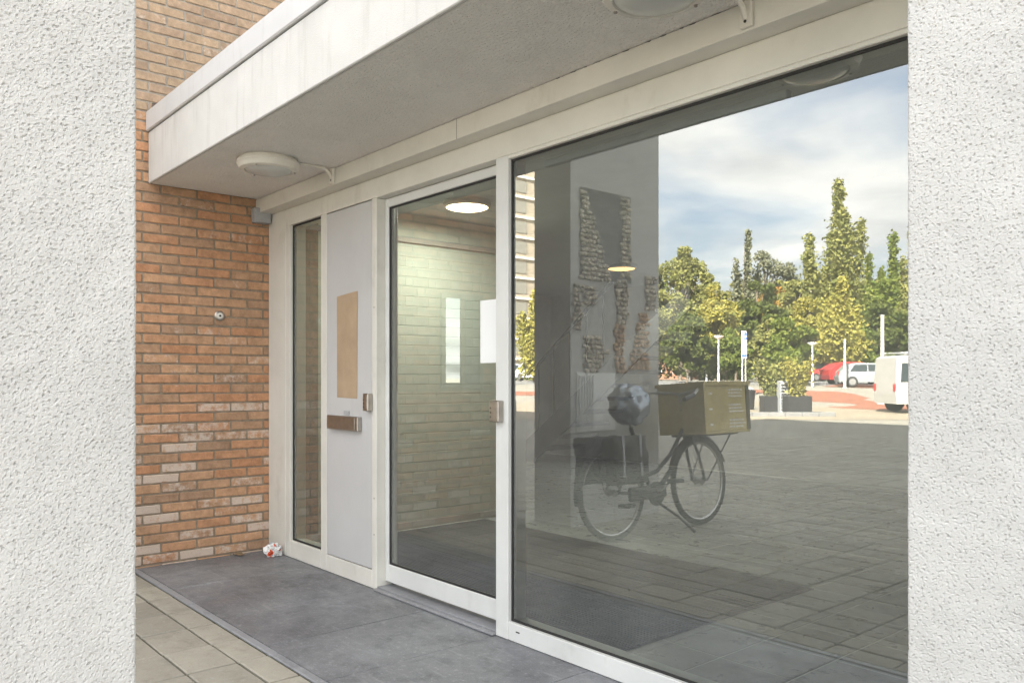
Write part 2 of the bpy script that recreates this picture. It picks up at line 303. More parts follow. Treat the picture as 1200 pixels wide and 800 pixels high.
# ---------------------------------------------------------------- key dimensions
D = 2.33; XB = -5.25; YG = 2.352; MIR = 2 * YG
HS = 2.355                                     # soffit height
F0, F1 = -math.sin(YAW), math.cos(YAW); R0, R1 = math.cos(YAW), math.sin(YAW)
def hgt(x, y):                                 # the ground climbs slightly far out on the square
    s = x * F0 + (MIR - y) * F1
    t = min(1, max(0, (s - 30) / 32)); return 0.85 * t * t * (3 - 2 * t)
def out_at(px, dist):                          # a place on the square: bearing and distance seen in the window
    u = (px - 600) / FPX; x = (F0 + u * R0) * dist; y = MIR - (F1 + u * R1) * dist
    return x, y, hgt(x, y)

# ================================================================ THE GROUND
def ground_sheet():
    def axis(lo, hi, fine_lo, fine_hi, step, n):
        a = list(np.arange(fine_lo, fine_hi + 1e-6, step))
        return sorted(set([round(v, 3) for v in list(np.linspace(lo, fine_lo, n)) + a + list(np.linspace(fine_hi, hi, n))]))
    xs = axis(-700, 700, -130, 40, 5, 6); ys = axis(-900, 500, -150, 20, 5, 6)
    v = [(x, y, hgt(x, y) - 0.014) for y in ys for x in xs]; nx = len(xs)
    f = [(j * nx + i, j * nx + i + 1, (j + 1) * nx + i + 1, (j + 1) * nx + i) for j in range(len(ys) - 1) for i in range(nx - 1)]
    b = MB(); b.add(v, f); return b
tag(ground_sheet().build('ground', M['asphalt']), kind='structure')

def strip(name, pts, half, m, lift, kind='structure'):   # band laid on the ground along a line of points (x, y)
    pts = [Vector(p) for p in pts]; v = []; f = []
    fine = []
    for a, b in zip(pts[:-1], pts[1:]):
        for k in range(8): fine.append(a.lerp(b, k / 8))
    fine.append(pts[-1]); n = len(fine); W = 4
    for i, p in enumerate(fine):
        t = (fine[min(i + 1, n - 1)] - fine[max(i - 1, 0)]).normalized(); q = Vector((-t.y, t.x))
        for k in range(W + 1):
            o = p + q * half * (2 * k / W - 1); v.append((o.x, o.y, hgt(o.x, o.y) - 0.014 + lift))
    for i in range(n - 1):
        for k in range(W): f.append((i * (W + 1) + k, i * (W + 1) + k + 1, (i + 1) * (W + 1) + k + 1, (i + 1) * (W + 1) + k))
    b = MB(); b.add(v, f); return tag(b.build(name, m), kind=kind)
def op(px, d): return out_at(px, d)[:2]
strip('pavement', [op(420, 29), op(700, 29), op(960, 29), op(1250, 29)], 6.5, M['beige'], 0.008)
strip('cycle_path', [op(430, 46), op(620, 43), op(780, 47), op(958, 44), op(985, 37), op(1030, 31), op(1065, 30), op(1300, 30)], 1.7, M['red'], 0.014)
strip('cycle_path', [op(975, 52), op(1005, 51), op(1040, 50), op(1100, 50)], 2.0, M['red'], 0.018)
strip('road', [op(380, 62), op(700, 62), op(940, 60), op(1100, 62), op(1400, 62)], 8, M['grey_road'], 0.006)

# --- bluestone slabs in front of the entrance
sub = MB(); sub.box(-5.24, 1.5, 1.44, 2.42, -0.2, -0.008); pav = tag(sub.build('porch_pavement', M['sand']), kind='structure')
jx = [-5.245, -4.60, -3.89, -3.36, -2.83, -2.25, -1.68, -1.10, -0.52, 0.06, 0.64, 1.22]
for a, b in zip(jx[:-1], jx[1:]):
    s = MB(); s.cbox(a + 0.0015, b - 0.0015, 1.490, 2.415, -0.05, 0.0 + random.uniform(-0.001, 0.001), 0.0025); s.build('paving_slab', M['bluestone'], pav)
ex = -5.245
while ex < 1.2:
    s = MB(); s.cbox(ex + 0.002, ex + 0.998, 1.447, 1.4845, -0.08, 0.002, 0.004); s.build('edging_stone', M['edging'], pav); ex += 1.0

# --- concrete pavers, 0.30 x 0.20, in straight rows
pv = [MB().cbox(-0.1425, 0.1425, -0.0982, 0.0982, -0.03, 0, 0.004).mesh('paver', M['paver'])]
for k in range(3):
    b = MB(); b.cbox(-0.1425, 0.1425, -0.0982, 0.0982, -0.03, 0, 0.0035 + 0.001 * k)
    b.v = [(x + random.uniform(-0.0012, 0.0012), y + random.uniform(-0.0012, 0.0012), z) for x, y, z in b.v]
    pv.append(b.mesh('paver', M['paver']))
cut = MB().cbox(-0.1425, 0.1425, -0.0605, 0.0605, -0.03, 0, 0.004).mesh('paver_cut', M['paver'])
pitch = 0.2965; x_ref = -3.845
square = tag(MB().box(-8.7, 1.0, -11.8, 1.443, -0.22, -0.011).build('paved_square', M['sand']), kind='structure')
cells = []
for i in range(-18, 17):
    x = x_ref + (i + 0.5) * pitch
    if -8.6 < x < 0.9:
        cells.append((x, 1.3765, True))
        for j in range(0, 64): cells.append((x, 1.207 - 0.203 * j, False))
def seen(c):                                   # how large a paver shows, directly or in the window
    x, y, _ = c; best = 0
    for yy in (y, MIR - y):
        d = x * F0 + yy * F1; l = (x * R0 + yy * R1) / d * FPX + 600 if d > 0.3 else -1
        if 100 < l < 1100 and (yy > 1.6 and l > 560 or yy < 1.5 and l < 420): best = max(best, 1 / d)
    return best
cells.sort(key=seen, reverse=True)
rest = MB()
for k, (x, y, c) in enumerate(cells):
    if XB - 0.05 > x and y > 0.1: continue
    if k < 290:
        o = link('paving_tile', cut if c else pv[k % 4], square, (x, y, random.uniform(-0.002, 0.0015)), (random.uniform(-0.004, 0.004), random.uniform(-0.003, 0.003), random.uniform(-0.004, 0.004)))
    else:
        hh = 0.06 if c else 0.0985; rest.box(x - 0.1425, x + 0.1425, y - hh, y + hh, -0.03, random.uniform(-0.002, 0.0015))
tag(rest.build('paving_tile', M['paver'], square), kind='stuff')

# ================================================================ THE BUILDING
bld = thing('apartment_building', 'white rendered block with flat wall above the entrance canopy', 'building', (0, 8, 0))
bld.matrix_parent_inverse = Matrix()
def part(parent, name, m, b, smooth=False):
    o = b.build(name, m, None, smooth); o.parent = parent; o.matrix_parent_inverse = Matrix.Translation(parent.location).inverted() if parent.rotation_euler.z == 0 else Matrix()
    return o
part(bld, 'upper_wall', M['render'], MB().box(-5.20, 16, 2.78, 14, 2.80, 14.5))
part(bld, 'ground_floor_wall', M['render'], MB().box(4.3, 16, 2.45, 14, -0.1, 2.79))
part(bld, 'rear_wall', M['render'], MB().box(-9.3, 4.29, 8.7, 14, -0.1, 2.79))
wing = thing('brick_building', 'orange brick wing joining the entrance at a right angle', 'building', (-10, 3, 0))
part(wing, 'wall', M['mortar'], MB().box(-17, -5.276, 0.24, 4.28, -0.1, 11))
part(wing, 'rear_wall', M['mortar'], MB().box(-17, -9.35, 4.285, 14, -0.1, 11))
part(wing, 'upper_wall', M['mortar'], MB().box(-9.345, -5.205, 4.285, 14, 2.80, 11))

# ---- the brick wall
bw = thing('brick_wall', 'orange brick wall with pale lime patches beside the entrance', 'wall', (XB, 1.5, 0))
COURSE = 0.062; BL = 0.2205
back = MB(); back.box(-5.2755, -5.257, 0.25, 2.70, -0.05, 2.69); part(bw, 'mortar', M['mortar'], back)
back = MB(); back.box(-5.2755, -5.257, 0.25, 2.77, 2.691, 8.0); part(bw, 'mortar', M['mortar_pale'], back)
def brick_mesh(l, k, m):
    b = MB(); b.cbox(-0.019, 0.0, -l / 2, l / 2, -0.0253, 0.0253, 0.0035)
    b.v = [(x + random.uniform(-0.0018, 0.0016) * (x > -0.01), y + random.uniform(-0.0022, 0.0022), z + random.uniform(-0.0018, 0.0018)) for x, y, z in b.v]
    return b.mesh('brick', m)
kinds = {}
for mk in ('brick', 'brick_hazed'):
    for l in (0.2095, 0.0995): kinds[mk, l] = [brick_mesh(l, k, M[mk]) for k in range(5)]
bricks = []
for r in range(-1, 100):
    z = 0.012 + COURSE * r + 0.028
    if z > 7.9: break
    off = (r % 2) * BL / 2 + 0.02
    ymax = 2.395 if z < 2.72 else 2.76
    y = ymax - off
    first = True
    yy = ymax + 0.11
    k = 0
    while True:
        c = ymax - 0.105 - k * BL - (r % 2) * 0.11
        if c < 0.36: break
        bricks.append((c, z, 0.2095)); k += 1
    if r % 2: bricks.append((ymax - 0.05, z, 0.0995))
def bseen(b):
    y, z, l = b
    if y < 1.40: return 0
    d = XB * F0 + y * F1; py = HOR - FPX * (z - CAMH) / d; px = 600 + FPX * (XB * R0 + y * R1) / d
    if py < -10 or py > 700: return 0
    if z > 2.35 and z < 2.8 and y > 1.62: return 0
    if z >= 2.8 and py > 150 - (px - 172) * 0.72 + 8: return 0
    return 1
restl, restu = MB(), MB(); nb = 0
for (y, z, l) in bricks:
    up = z > 2.70 + 0.1 * math.sin(y * 9); mk = 'brick_hazed' if up else 'brick'
    if bseen((y, z, l)):
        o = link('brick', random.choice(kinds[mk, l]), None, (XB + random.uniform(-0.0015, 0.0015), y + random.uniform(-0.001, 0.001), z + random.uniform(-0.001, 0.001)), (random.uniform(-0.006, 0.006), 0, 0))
        o.parent = bw; o.matrix_parent_inverse = Matrix.Translation(bw.location).inverted(); nb += 1
    else:
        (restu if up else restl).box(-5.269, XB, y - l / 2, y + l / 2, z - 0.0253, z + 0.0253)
print('bricks', nb)
tag(part(bw, 'brick', M['brick'], restl), kind='stuff'); tag(part(bw, 'brick', M['brick_hazed'], restu), kind='stuff')

# added mirror panes on the brick wall, giving sky patches in the door glass
wn = thing('mirror_panes', 'added pair of mirror panes on the orange brick wall', 'window', (XB, 0.85, 1.0))
for a, b in ((0.62, 0.66), (0.81, 0.85), (1.00, 1.04)): part(wn, 'frame_post', M['mortar'], MB().cbox(-5.256, -5.225, a, b, 1.08, 1.84))
for a, b in ((1.08, 1.12), (1.80, 1.84)): part(wn, 'frame_rail', M['mortar'], MB().cbox(-5.256, -5.227, 0.66, 1.00, a, b))
m_mirror = mat('sky_mirror', (0.75, 0.78, 0.78), 0.02, 1.0)
for a, b in ((0.662, 0.808), (0.852, 0.998)): part(wn, 'pane', m_mirror, MB().box(-5.252, -5.236, a, b, 1.122, 1.798))

# ---- canopy
cp = thing('canopy', 'white rendered concrete canopy with raised coping over the entrance', 'canopy', (-2, 2, HS))
def soffit_slab():
    b = MB(); b.cbox(-5.235, 3.0, 1.552, 2.36, HS, 2.66, 0.006); return b
part(cp, 'slab', [M['render']], MB().cbox(-5.232, 3.2, 1.547, 1.566, HS, 2.668, 0.004))
part(cp, 'soffit', M['soffit'], MB().box(-5.232, 3.2, 1.5665, 2.78, HS + 0.001, 2.64))
part(cp, 'coping', M['coping'], MB().cbox(-5.238, 3.2, 1.533, 1.70, 2.672, 2.795, 0.006))
part(cp, 'drip_gap', M['gasket'], MB().box(-5.230, 3.2, 1.553, 1.69, 2.6685, 2.6715))
part(cp, 'roof_felt', M['greybox'], MB().box(-5.23, 3.2, 1.7005, 2.779, 2.641, 2.72))
fl = thing('roof_flashing', 'crumpled dark foil flashing poking out behind the coping end', 'flashing', (-5.22, 1.62, 2.80))
b = MB()
for k in range(9):
    a = random.uniform(-0.05, 0.05); c = random.uniform(0, 0.05)
    b.add([(-5.245, 1.57 + 0.012 * k, 2.797), (-5.15 - c, 1.575 + 0.012 * k, 2.797), (-5.16 - c, 1.58 + 0.012 * k + a * .3, 2.84 + 0.02 * random.random()), (-5.246, 1.574 + 0.012 * k, 2.85 + 0.02 * random.random())], [(0, 1, 2, 3)])
    b.add([(-5.245, 1.57 + 0.012 * k, 2.797), (-5.246, 1.574 + 0.012 * k, 2.85), (-5.244, 1.584 + 0.012 * k, 2.83)], [(0, 1, 2)])
part(fl, 'sheet', mat('foil', (0.12, 0.12, 0.125), 0.3, 0.6, var=0.5, vscale=60), b)

# ---- lamps under the canopy
def soffit_lamp(x, y, label):
    t = thing('bulkhead_lamp', label, 'lamp', (x, y, HS), 0, 'unlit round lamps under the canopy')
    o = MB().lathe([(0.150, 0.0), (0.150, -0.014), (0.166, -0.016), (0.168, -0.030), (0.162, -0.036), (0.160, -0.046), (0.152, -0.058), (0.128, -0.064), (0.124, -0.058)], n=48).build('housing', M['plastic'], t, True)
    MB().lathe([(0.124, -0.058), (0.110, -0.068), (0.085, -0.076), (0.05, -0.081), (0.01, -0.083)], n=48).build('diffuser', M['diffuser'], t, True)
    for k in range(3):
        a = 1.2 + k * 2.09; s = MB(); s.lathe([(0.006, -0.060), (0.006, -0.066), (0.003, -0.068)], (0.140 * math.cos(a), 0.140 * math.sin(a), 0), n=10); s.build('screw', M['steel'], t)
    return t
soffit_lamp(-4.23, 1.875, 'round cream bulkhead lamp under the canopy, close to the brick wall')
soffit_lamp(-1.555, 1.895, 'round cream bulkhead lamp under the canopy above the wide window')
def bracket(x, label):
    t = thing('cable_bracket', label, 'bracket', (x, 2.237, HS), 0, 'cable brackets on the head board')
    MB().cbox(-0.022, 0.022, -0.016, -0.0005, -0.088, -0.002, 0.003).build('plate', M['plastic'], t)
    b = MB(); b.tube([(0, -0.012, -0.06), (0, -0.03, -0.03), (0, -0.055, -0.010), (0, -0.10, -0.008)], 0.010, 8); b.build('elbow', M['plastic'], t, True)
    b = MB(); b.tube([(0.0, -0.09, -0.006), (-0.01, -0.20, -0.006)], 0.006, 8); b.build('cable', M['plastic'], t, True)
    b = MB(); b.lathe([(0.005, 0), (0.005, -0.002)], (0, -0.017, -0.07), 'Y', 10); b.build('screw', M['gasket'], t)
bracket(-4.17, 'cream cable bracket beside the lamp close to the brick wall')
bracket(-1.46, 'cream cable bracket beside the lamp above the wide window')

# ---- entrance frame
ef = thing('entrance_frame', 'cream aluminium entrance frame with side light and letterbox panel', 'door frame', (-4.2, D, 0))
def fp(name, m, x0, x1, z0, z1, y0=D, y1=2.44, c=0.0025): return part(ef, name, M[m], MB().cbox(x0, x1, y0, y1, z0, z1, c))
fp('head_board', 'alu', -5.248, 3.0, 2.2605, HS - 0.001, 2.237, 2.45)
fp('head_board', 'alu', -4.988, 3.0, 2.150, 2.2600, D, 2.44)
fp('corner_board', 'alu', -5.248, -4.992, 0.002, 2.2595, D - 0.002, 2.44)
fp('post', 'alu', -4.988, -4.925, 0.002, 2.1495)
fp('post', 'alu', -4.503, -4.432, 0.002, 2.1495)
fp('post', 'alu', -3.906, -3.860, 0.002, 2.1495, D + 0.0005, 2.47)
fp('sill', 'alu', -4.9245, -4.5035, 0.002, 0.110)
fp('sill', 'alu', -4.4315, -3.9065, 0.002, 0.102)
fp('panel_backing', 'gasket', -4.4310, -3.9070, 0.1025, 2.149, D + 0.012, 2.42)
pn = part(ef, 'panel', M['alu_grey'], MB().cbox(-4.4265, -3.911, D + 0.001, D + 0.0118, 0.107, 2.1445, 0.002))
def sub_part(parent, root, name, m, b, smooth=False):
    o = b.build(name, m, None, smooth); o.parent = parent; o.matrix_parent_inverse = (Matrix.Translation(root.location)).inverted() if False else Matrix(); return o
# the panel's own pieces (panel carries the frame's offset, so children use frame coordinates)
def on_panel(name, m, b, smooth=False):
    o = b.build(name, m, pn, smooth); return o
b = MB(); b.add([(-4.302, D - 0.0006, 1.640), (-4.298, D - 0.0006, 1.047), (-4.066, D - 0.0006, 1.044), (-4.060, D - 0.0006, 1.655), (-4.14, D - 0.0006, 1.651)], [(0, 1, 2, 3, 4)])
b.add([(-4.302, D + 0.0004, 1.640), (-4.298, D + 0.0004, 1.047), (-4.066, D + 0.0004, 1.044), (-4.060, D + 0.0004, 1.655), (-4.14, D + 0.0004, 1.651)], [(4, 3, 2, 1, 0)])
on_panel('brown_film', M['kraft'], b)
on_panel('letterbox', M['steel'], MB().cbox(-4.372, -4.014, D - 0.030, D + 0.0005, 0.862, 0.942, 0.003))
on_panel('letterbox_flap', M['steel'], MB().cbox(-4.362, -4.040, D - 0.034, D - 0.0305, 0.868, 0.936, 0.0015))
on_panel('name_plate', M['greybox'], MB().cbox(-4.215, -4.150, D - 0.004, D + 0.0006, 0.950, 0.972, 0.001))
def key_box(x0, x1, z0, z1, y, label):
    t = thing('lock_case', label, 'lock', ((x0 + x1) / 2, y, z0), 0, 'steel lock cases beside the glass door'); w_ = (x1 - x0) / 2; h = z1 - z0
    MB().cbox(-w_, w_, -0.034, -0.0005, 0, h, 0.004).build('case', M['steel'], t)
    MB().cbox(-w_ + 0.008, w_ - 0.008, -0.037, -0.0342, 0.01, h - 0.01, 0.001).build('cover', M['steel'], t)
    for k in range(3): MB().lathe([(0.0035, 0), (0.0035, -0.0015)], (-w_ + 0.018, -0.0372, 0.022 + 0.02 * k), 'Y', 8).build('screw', M['gasket'], t)
key_box(-3.950, -3.895, 0.980, 1.076, D + 0.0005, 'brushed steel lock case on the grey letterbox panel')
key_box(-2.838, -2.772, 0.966, 1.062, D, 'brushed steel lock case on the post beside the wide window')

def pane(parent, name, x0, x1, z0, z1, y, root=None):
    b = MB()
    v = [(x0, y, z0), (x1, y, z0), (x1, y, z1), (x0, y, z1), (x0, y + 0.022, z0), (x1, y + 0.022, z0), (x1, y + 0.022, z1), (x0, y + 0.022, z1)]
    b.add(v, [(0, 1, 2, 3)], 0); b.add(v, [(5, 4, 7, 6)], 1); b.add(v, [(4, 0, 3, 7), (1, 5, 6, 2), (3, 2, 6, 7), (4, 5, 1, 0)], 2)
    me = bpy.data.meshes.new(name); me.from_pydata(b.v, [], b.f)
    for m in (M['glass'], M['glass_in'], M['gasket']): me.materials.append(m)
    me.polygons.foreach_set('material_index', b.m)
    o = link(name, me, parent); o.matrix_parent_inverse = Matrix.Translation(parent.location).inverted(); return o
def gasket(parent, x0, x1, z0, z1, y, t=0.010):
    b = MB(); b.box(x0, x0 + t, y - 0.004, y, z0, z1); b.box(x1 - t, x1, y - 0.004, y, z0, z1); b.box(x0 + t, x1 - t, y - 0.004, y, z1 - t, z1); b.box(x0 + t, x1 - t, y - 0.004, y, z0, z0 + t)
    return part(parent, 'glazing_gasket', M['gasket'], b)
pane(ef, 'side_light_pane', -4.9248, -4.5032, 0.1102, 2.1498, YG); gasket(ef, -4.9248, -4.5032, 0.1102, 2.1498, YG, 0.012)

part(ef, 'board_seam', M['gasket'], MB().box(-3.0005, -2.9985, 2.2364, 2.2372, 2.2605, HS - 0.001))
for k in range(16):
    xx = -2.35 + 0.075 * k + random.uniform(-.02, .02); ww = random.uniform(0.01, 0.06)
    part(ef, 'peeled_edge', M['gasket'], MB().add([(xx, 2.2362, HS - 0.0012), (xx + ww, 2.2362, HS - 0.0012), (xx + ww * .8, 2.2362, HS - random.uniform(.003, .006)), (xx + ww * .3, 2.2362, HS - random.uniform(.002, .005)), (xx, 2.2368, HS - 0.0012), (xx + ww, 2.2368, HS - 0.0012)], [(0, 1, 2, 3), (0, 4, 5, 1)]))
for zz_ in (0.30, 0.50, 1.55): part(ef, 'screw', M['steel'], MB().lathe([(0.005, D + 0.0005), (0.004, D - 0.002)], (-3.882, 0, zz_), 'Y', 10))

# ---- glass door
gd = thing('glass_door', 'aluminium framed glass door beside the grey letterbox panel', 'door', (-3.34, 2.385, 0))
DY = 2.385
part(gd, 'stile', M['alu_white'], MB().cbox(-3.858, -3.825, DY, DY + 0.045, 0.042, 2.1475))
part(gd, 'stile', M['alu_white'], MB().cbox(-2.870, -2.800, DY, DY + 0.045, 0.042, 2.1475))
part(gd, 'rail', M['alu_white'], MB().cbox(-3.8245, -2.8705, DY, DY + 0.045, 2.100, 2.1475))
part(gd, 'rail', M['alu_white'], MB().cbox(-3.8245, -2.8705, DY, DY + 0.045, 0.042, 0.138))
pane(gd, 'pane', -3.8243, -2.8707, 0.1382, 2.0998, DY + 0.012); gasket(gd, -3.8243, -2.8707, 0.1382, 2.0998, DY + 0.012, 0.011)
part(gd, 'seal', M['gasket'], MB().box(-3.8595, -3.8585, DY + 0.004, DY + 0.04, 0.042, 2.1475))
th = thing('threshold', 'worn dark door threshold under the glass door', 'threshold', (-3.34, 2.36, 0))
part(th, 'strip', M['edging'], MB().cbox(-3.858, -2.829, D + 0.005, 2.44, 0.001, 0.020, 0.003))
part(th, 'lip', M['edging'], MB().cbox(-3.858, -2.829, D - 0.022, D + 0.0045, 0.001, 0.012, 0.003))
nw = thing('notice_sheet', 'blank white sheet taped to the glass door', 'notice', (-2.92, DY + 0.036, 1.2)); part(nw, 'sheet', M['paper'], MB().box(-3.022, -2.872, DY + 0.0095, DY + 0.0115, 1.233, 1.528))

# ---- wide window
wf = thing('wide_window', 'very wide fixed shop window reflecting the square', 'window', (-1.2, D, 0))
def wp(name, m, x0, x1, z0, z1, y0=D, y1=2.435, c=0.0025): return part(wf, name, M[m], MB().cbox(x0, x1, y0, y1, z0, z1, c))
wp('mullion', 'alu_white', -2.828, -2.742, 0.002, 2.1495, D - 0.001, 2.436)
wp('sill', 'alu_white', -2.7415, 1.2, 0.002, 0.082)
wp('head', 'alu', -2.7415, 1.2, 2.133, 2.1495)
wp('mullion', 'alu_white', 1.2005, 1.28, 0.002, 2.1495)
pane(wf, 'pane', -2.7413, 1.2, 0.0825, 2.1328, YG); gasket(wf, -2.7413, 1.2, 0.0825, 2.1328, YG, 0.010)
part(wf, 'drain_slot', M['gasket'], MB().box(-2.69, -2.665, D - 0.0008, D + 0.002, 0.046, 0.052))
part(wf, 'blind_rail', M['greybox'], MB().cbox(-2.63, -1.447, 2.44, 2.475, 2.094, 2.122, 0.003))
rw = thing('wall_return', 'plain rendered wall closing the far end of the wide window', 'wall', (2, 2.35, 0)); part(rw, 'wall', M['render'], MB().box(1.281, 4.29, D, 2.44, 0, 2.149))

# ---- small things on and by the brick wall
jb = thing('junction_box', 'grey plastic junction box on the brick wall under the canopy', 'box', (XB, 2.26, 2.2))
part(jb, 'body', M['greybox'], MB().cbox(XB + 0.001, XB + 0.062, 2.205, 2.318, 2.195, 2.292, 0.004)); part(jb, 'cover', M['greybox'], MB().cbox(XB + 0.0625, XB + 0.07, 2.208, 2.315, 2.198, 2.289, 0.003))
db = thing('door_bell', 'small round metal bell push on the brick wall', 'bell', (XB, 1.992, 1.565))
part(db, 'ring', M['steel'], MB().lathe([(0.033, 0.001), (0.033, 0.006), (0.027, 0.011), (0.020, 0.012)], (XB, 1.992, 1.565), 'X', 28), True)
part(db, 'plate', M['plastic'], MB().lathe([(0.020, 0.008), (0.020, 0.0125), (0.008, 0.0135)], (XB, 1.992, 1.565), 'X', 24)); part(db, 'button', M['gasket'], MB().lathe([(0.007, 0.0136), (0.006, 0.016)], (XB, 1.992, 1.565), 'X', 16))

def litter():
    bm = bmesh.new(); bmesh.ops.create_icosphere(bm, subdivisions=5, radius=0.060)
    from mathutils import noise
    for v in bm.verts:
        n = noise.noise(v.co * 30) * 0.45 - abs(noise.noise(v.co * 70 + Vector((3, 1, 2)))) * 0.5 + 0.12 * abs(noise.noise(v.co * 160))
        v.co *= (1 + n); v.co.z = v.co.z * 0.82; v.co.y *= 0.85
        v.co.z = max(v.co.z, -0.036)
    me = bpy.data.meshes.new('crumpled_wrapper'); bm.to_mesh(me); bm.free()
    m = bpy.data.materials.new('printed_wrapper_foil'); m.use_nodes = True; t = m.node_tree; p = t.nodes['Principled BSDF']; p.inputs['Roughness'].default_value = 0.3
    tcn = N(t, 'ShaderNodeTexCoord'); vo = N(t, 'ShaderNodeTexVoronoi'); vo.inputs['Scale'].default_value = 34; t.links.new(tcn.outputs['Object'], vo.inputs['Vector'])
    sp = N(t, 'ShaderNodeSeparateXYZ'); t.links.new(vo.outputs['Color'], sp.inputs[0])
    rp = N(t, 'ShaderNodeValToRGB'); rp.color_ramp.interpolation = 'CONSTANT'; el = rp.color_ramp.elements
    el[0].color = (0.75, 0.75, 0.74, 1); el[1].position = 0.80; el[1].color = (0.62, 0.09, 0.03, 1); e = el.new(0.62); e.color = (0.35, 0.38, 0.40, 1); e = el.new(0.70); e.color = (0.78, 0.77, 0.75, 1)
    t.links.new(sp.outputs[0], rp.inputs[0]); t.links.new(rp.outputs[0], p.inputs['Base Color'])
    me.materials.append(m)
    o = link('crumpled_wrapper', me, None, (-5.035, 2.265, 0.037)); tag(o, 'crumpled white and red snack wrapper on the slabs in the corner', 'litter')
litter()
lf = thing('dry_leaf', 'dry brown leaf on the slabs at the foot of the brick wall', 'leaf', (-5.2, 2.10, 0.004))
b = MB(); b.add([(-5.23, 2.07, 0.004), (-5.20, 2.06, 0.016), (-5.16, 2.09, 0.006), (-5.15, 2.14, 0.018), (-5.19, 2.13, 0.008), (-5.225, 2.12, 0.02)], [(0, 1, 4, 5), (1, 2, 3, 4)]); part(lf, 'blade', mat('dry_leaf', (0.16, 0.11, 0.06), 0.8), b)

# ================================================================ STUCCO WALLS BESIDE THE VIEW
def stucco_sheet(path, zf0, zf1, ztop, step=0.0016, amp=0.0013):
    pts = []; nor = []
    for a, b in zip(path[:-1], path[1:]):
        a = Vector(a); b = Vector(b); n = max(1, int((b - a).length / step))
        for k in range(n): pts.append(a.lerp(b, k / n))
    pts.append(Vector(path[-1])); n = len(pts)
    for i in range(n):
        t = (pts[min(i + 3, n - 1)] - pts[max(i - 3, 0)]).normalized(); nor.append(Vector((t.y, -t.x)))
    zs = list(np.linspace(-0.05, zf0, 12)[:-1]) + list(np.arange(zf0, zf1, step)) + list(np.linspace(zf1, ztop, 14)); nz = len(zs)
    fld = noise2(nz, n, 0.8, 1.7); fld2 = noise2(nz, n, 1.1, 2.4); big = noise2(nz, n, 8, 25)
    hgtf = -1.55 * np.maximum(0.62 * fld + 0.62 * fld2 - 0.55, 0) ** 0.8 + 0.16 * fld2 + 0.30 * big
    v = []
    for j, z in enumerate(zs):
        for i in range(n):
            d = amp * hgtf[j, i]; v.append((pts[i].x + nor[i].x * d, pts[i].y + nor[i].y * d, z))
    f = [(j * n + i, j * n + i + 1, (j + 1) * n + i + 1, (j + 1) * n + i) for j in range(nz - 1) for i in range(n - 1)]
    b = MB(); b.add(v, f); return b
def arc(cx, cy, r, a0, a1, n=6): return [(cx + r * math.cos(R(a0 + (a1 - a0) * k / n)), cy + r * math.sin(R(a0 + (a1 - a0) * k / n))) for k in range(n + 1)]
PX, PY = -1.372, 0.388       # far corner of the near pier
lp = thing('roughcast_pier', 'white roughcast pier framing the view on the brick wall side', 'pier', (PX - 0.2, 0, 0))
part(lp, 'roughcast', M['stucco'], stucco_sheet([(PX, 0.06)] + arc(PX - 0.006, PY - 0.006, 0.006, 0, 90) + [(PX - 0.10, PY)], 0.60, 1.86, 3.4))
part(lp, 'core', M['stucco'], MB().box(PX - 0.36, PX - 0.010, -0.45, PY - 0.010, -0.05, 3.4))
part(lp, 'core_side', M['stucco'], MB().box(PX - 0.0098, PX, -0.45, 0.0595, -0.05, 3.4))
RX, RY = -0.632, 1.46
rp_ = thing('roughcast_wall', 'white roughcast wall end framing the wide window', 'wall', (0, RY, 0))
part(rp_, 'roughcast', M['stucco'], stucco_sheet([(RX, RY + 0.08)] + arc(RX + 0.006, RY + 0.006, 0.006, 180, 270) + [(-0.30, RY)], 0.60, 1.86, HS - 0.002, amp=0.0012))
part(rp_, 'core', M['stucco'], MB().box(RX + 0.010, 0.30, RY + 0.010, 1.545, -0.05, HS - 0.002))
part(rp_, 'core_front', M['stucco'], MB().box(-0.299, 0.30, RY, RY + 0.0098, -0.05, HS - 0.002))

# ================================================================ THE LOBBY BEHIND THE GLASS
CE = 2.42
fl_ = tag(MB().box(-9.2, 4.28, 2.445, 8.69, -0.1, -0.0015).build('lobby_floor', mat('pale_grout', (0.80, 0.80, 0.77), 0.9)), kind='structure')
tile_me = [MB().cbox(-0.1615, 0.1615, -0.1615, 0.1615, -0.006, 0.0, 0.001).mesh('floor_tile', M['floortile'])]
cnt = 0; rest = MB()
for i in range(-22, 19):
    for j in range(0, 19):
        x = -2.00 + (i + 0.5) * 0.33; y = 2.53 + (j - 0.5) * 0.33
        if j == 0: y = 2.53 - 0.165
        if x < -9.1 or x > 4.1 or y > 8.5 or j == 0: continue
        if -5.3 < x < -2.35 and y < 4.2: continue
        if x < -5.35 and y < 4.4: continue
        if -3.4 < x < 0.2 and y < 6.2 or (cnt < 60 and y < 5.6 and -5.3 < x <= -3.4):
            link('floor_tile', tile_me[0], fl_, (x, y, random.uniform(-0.0004, 0.0002))); cnt += 1
        else: rest.box(x - 0.1615, x + 0.1615, y - 0.1615, y + 0.1615, -0.006, 0.0)
for i in range(0, 19):
    x = -2.3 + (i + 0.5) * 0.33
    if x < 4: rest.box(x - 0.1615, x + 0.1615, 2.446, 2.526, -0.006, 0.0)
tag(rest.build('floor_tile', M['floortile'], fl_), kind='stuff')
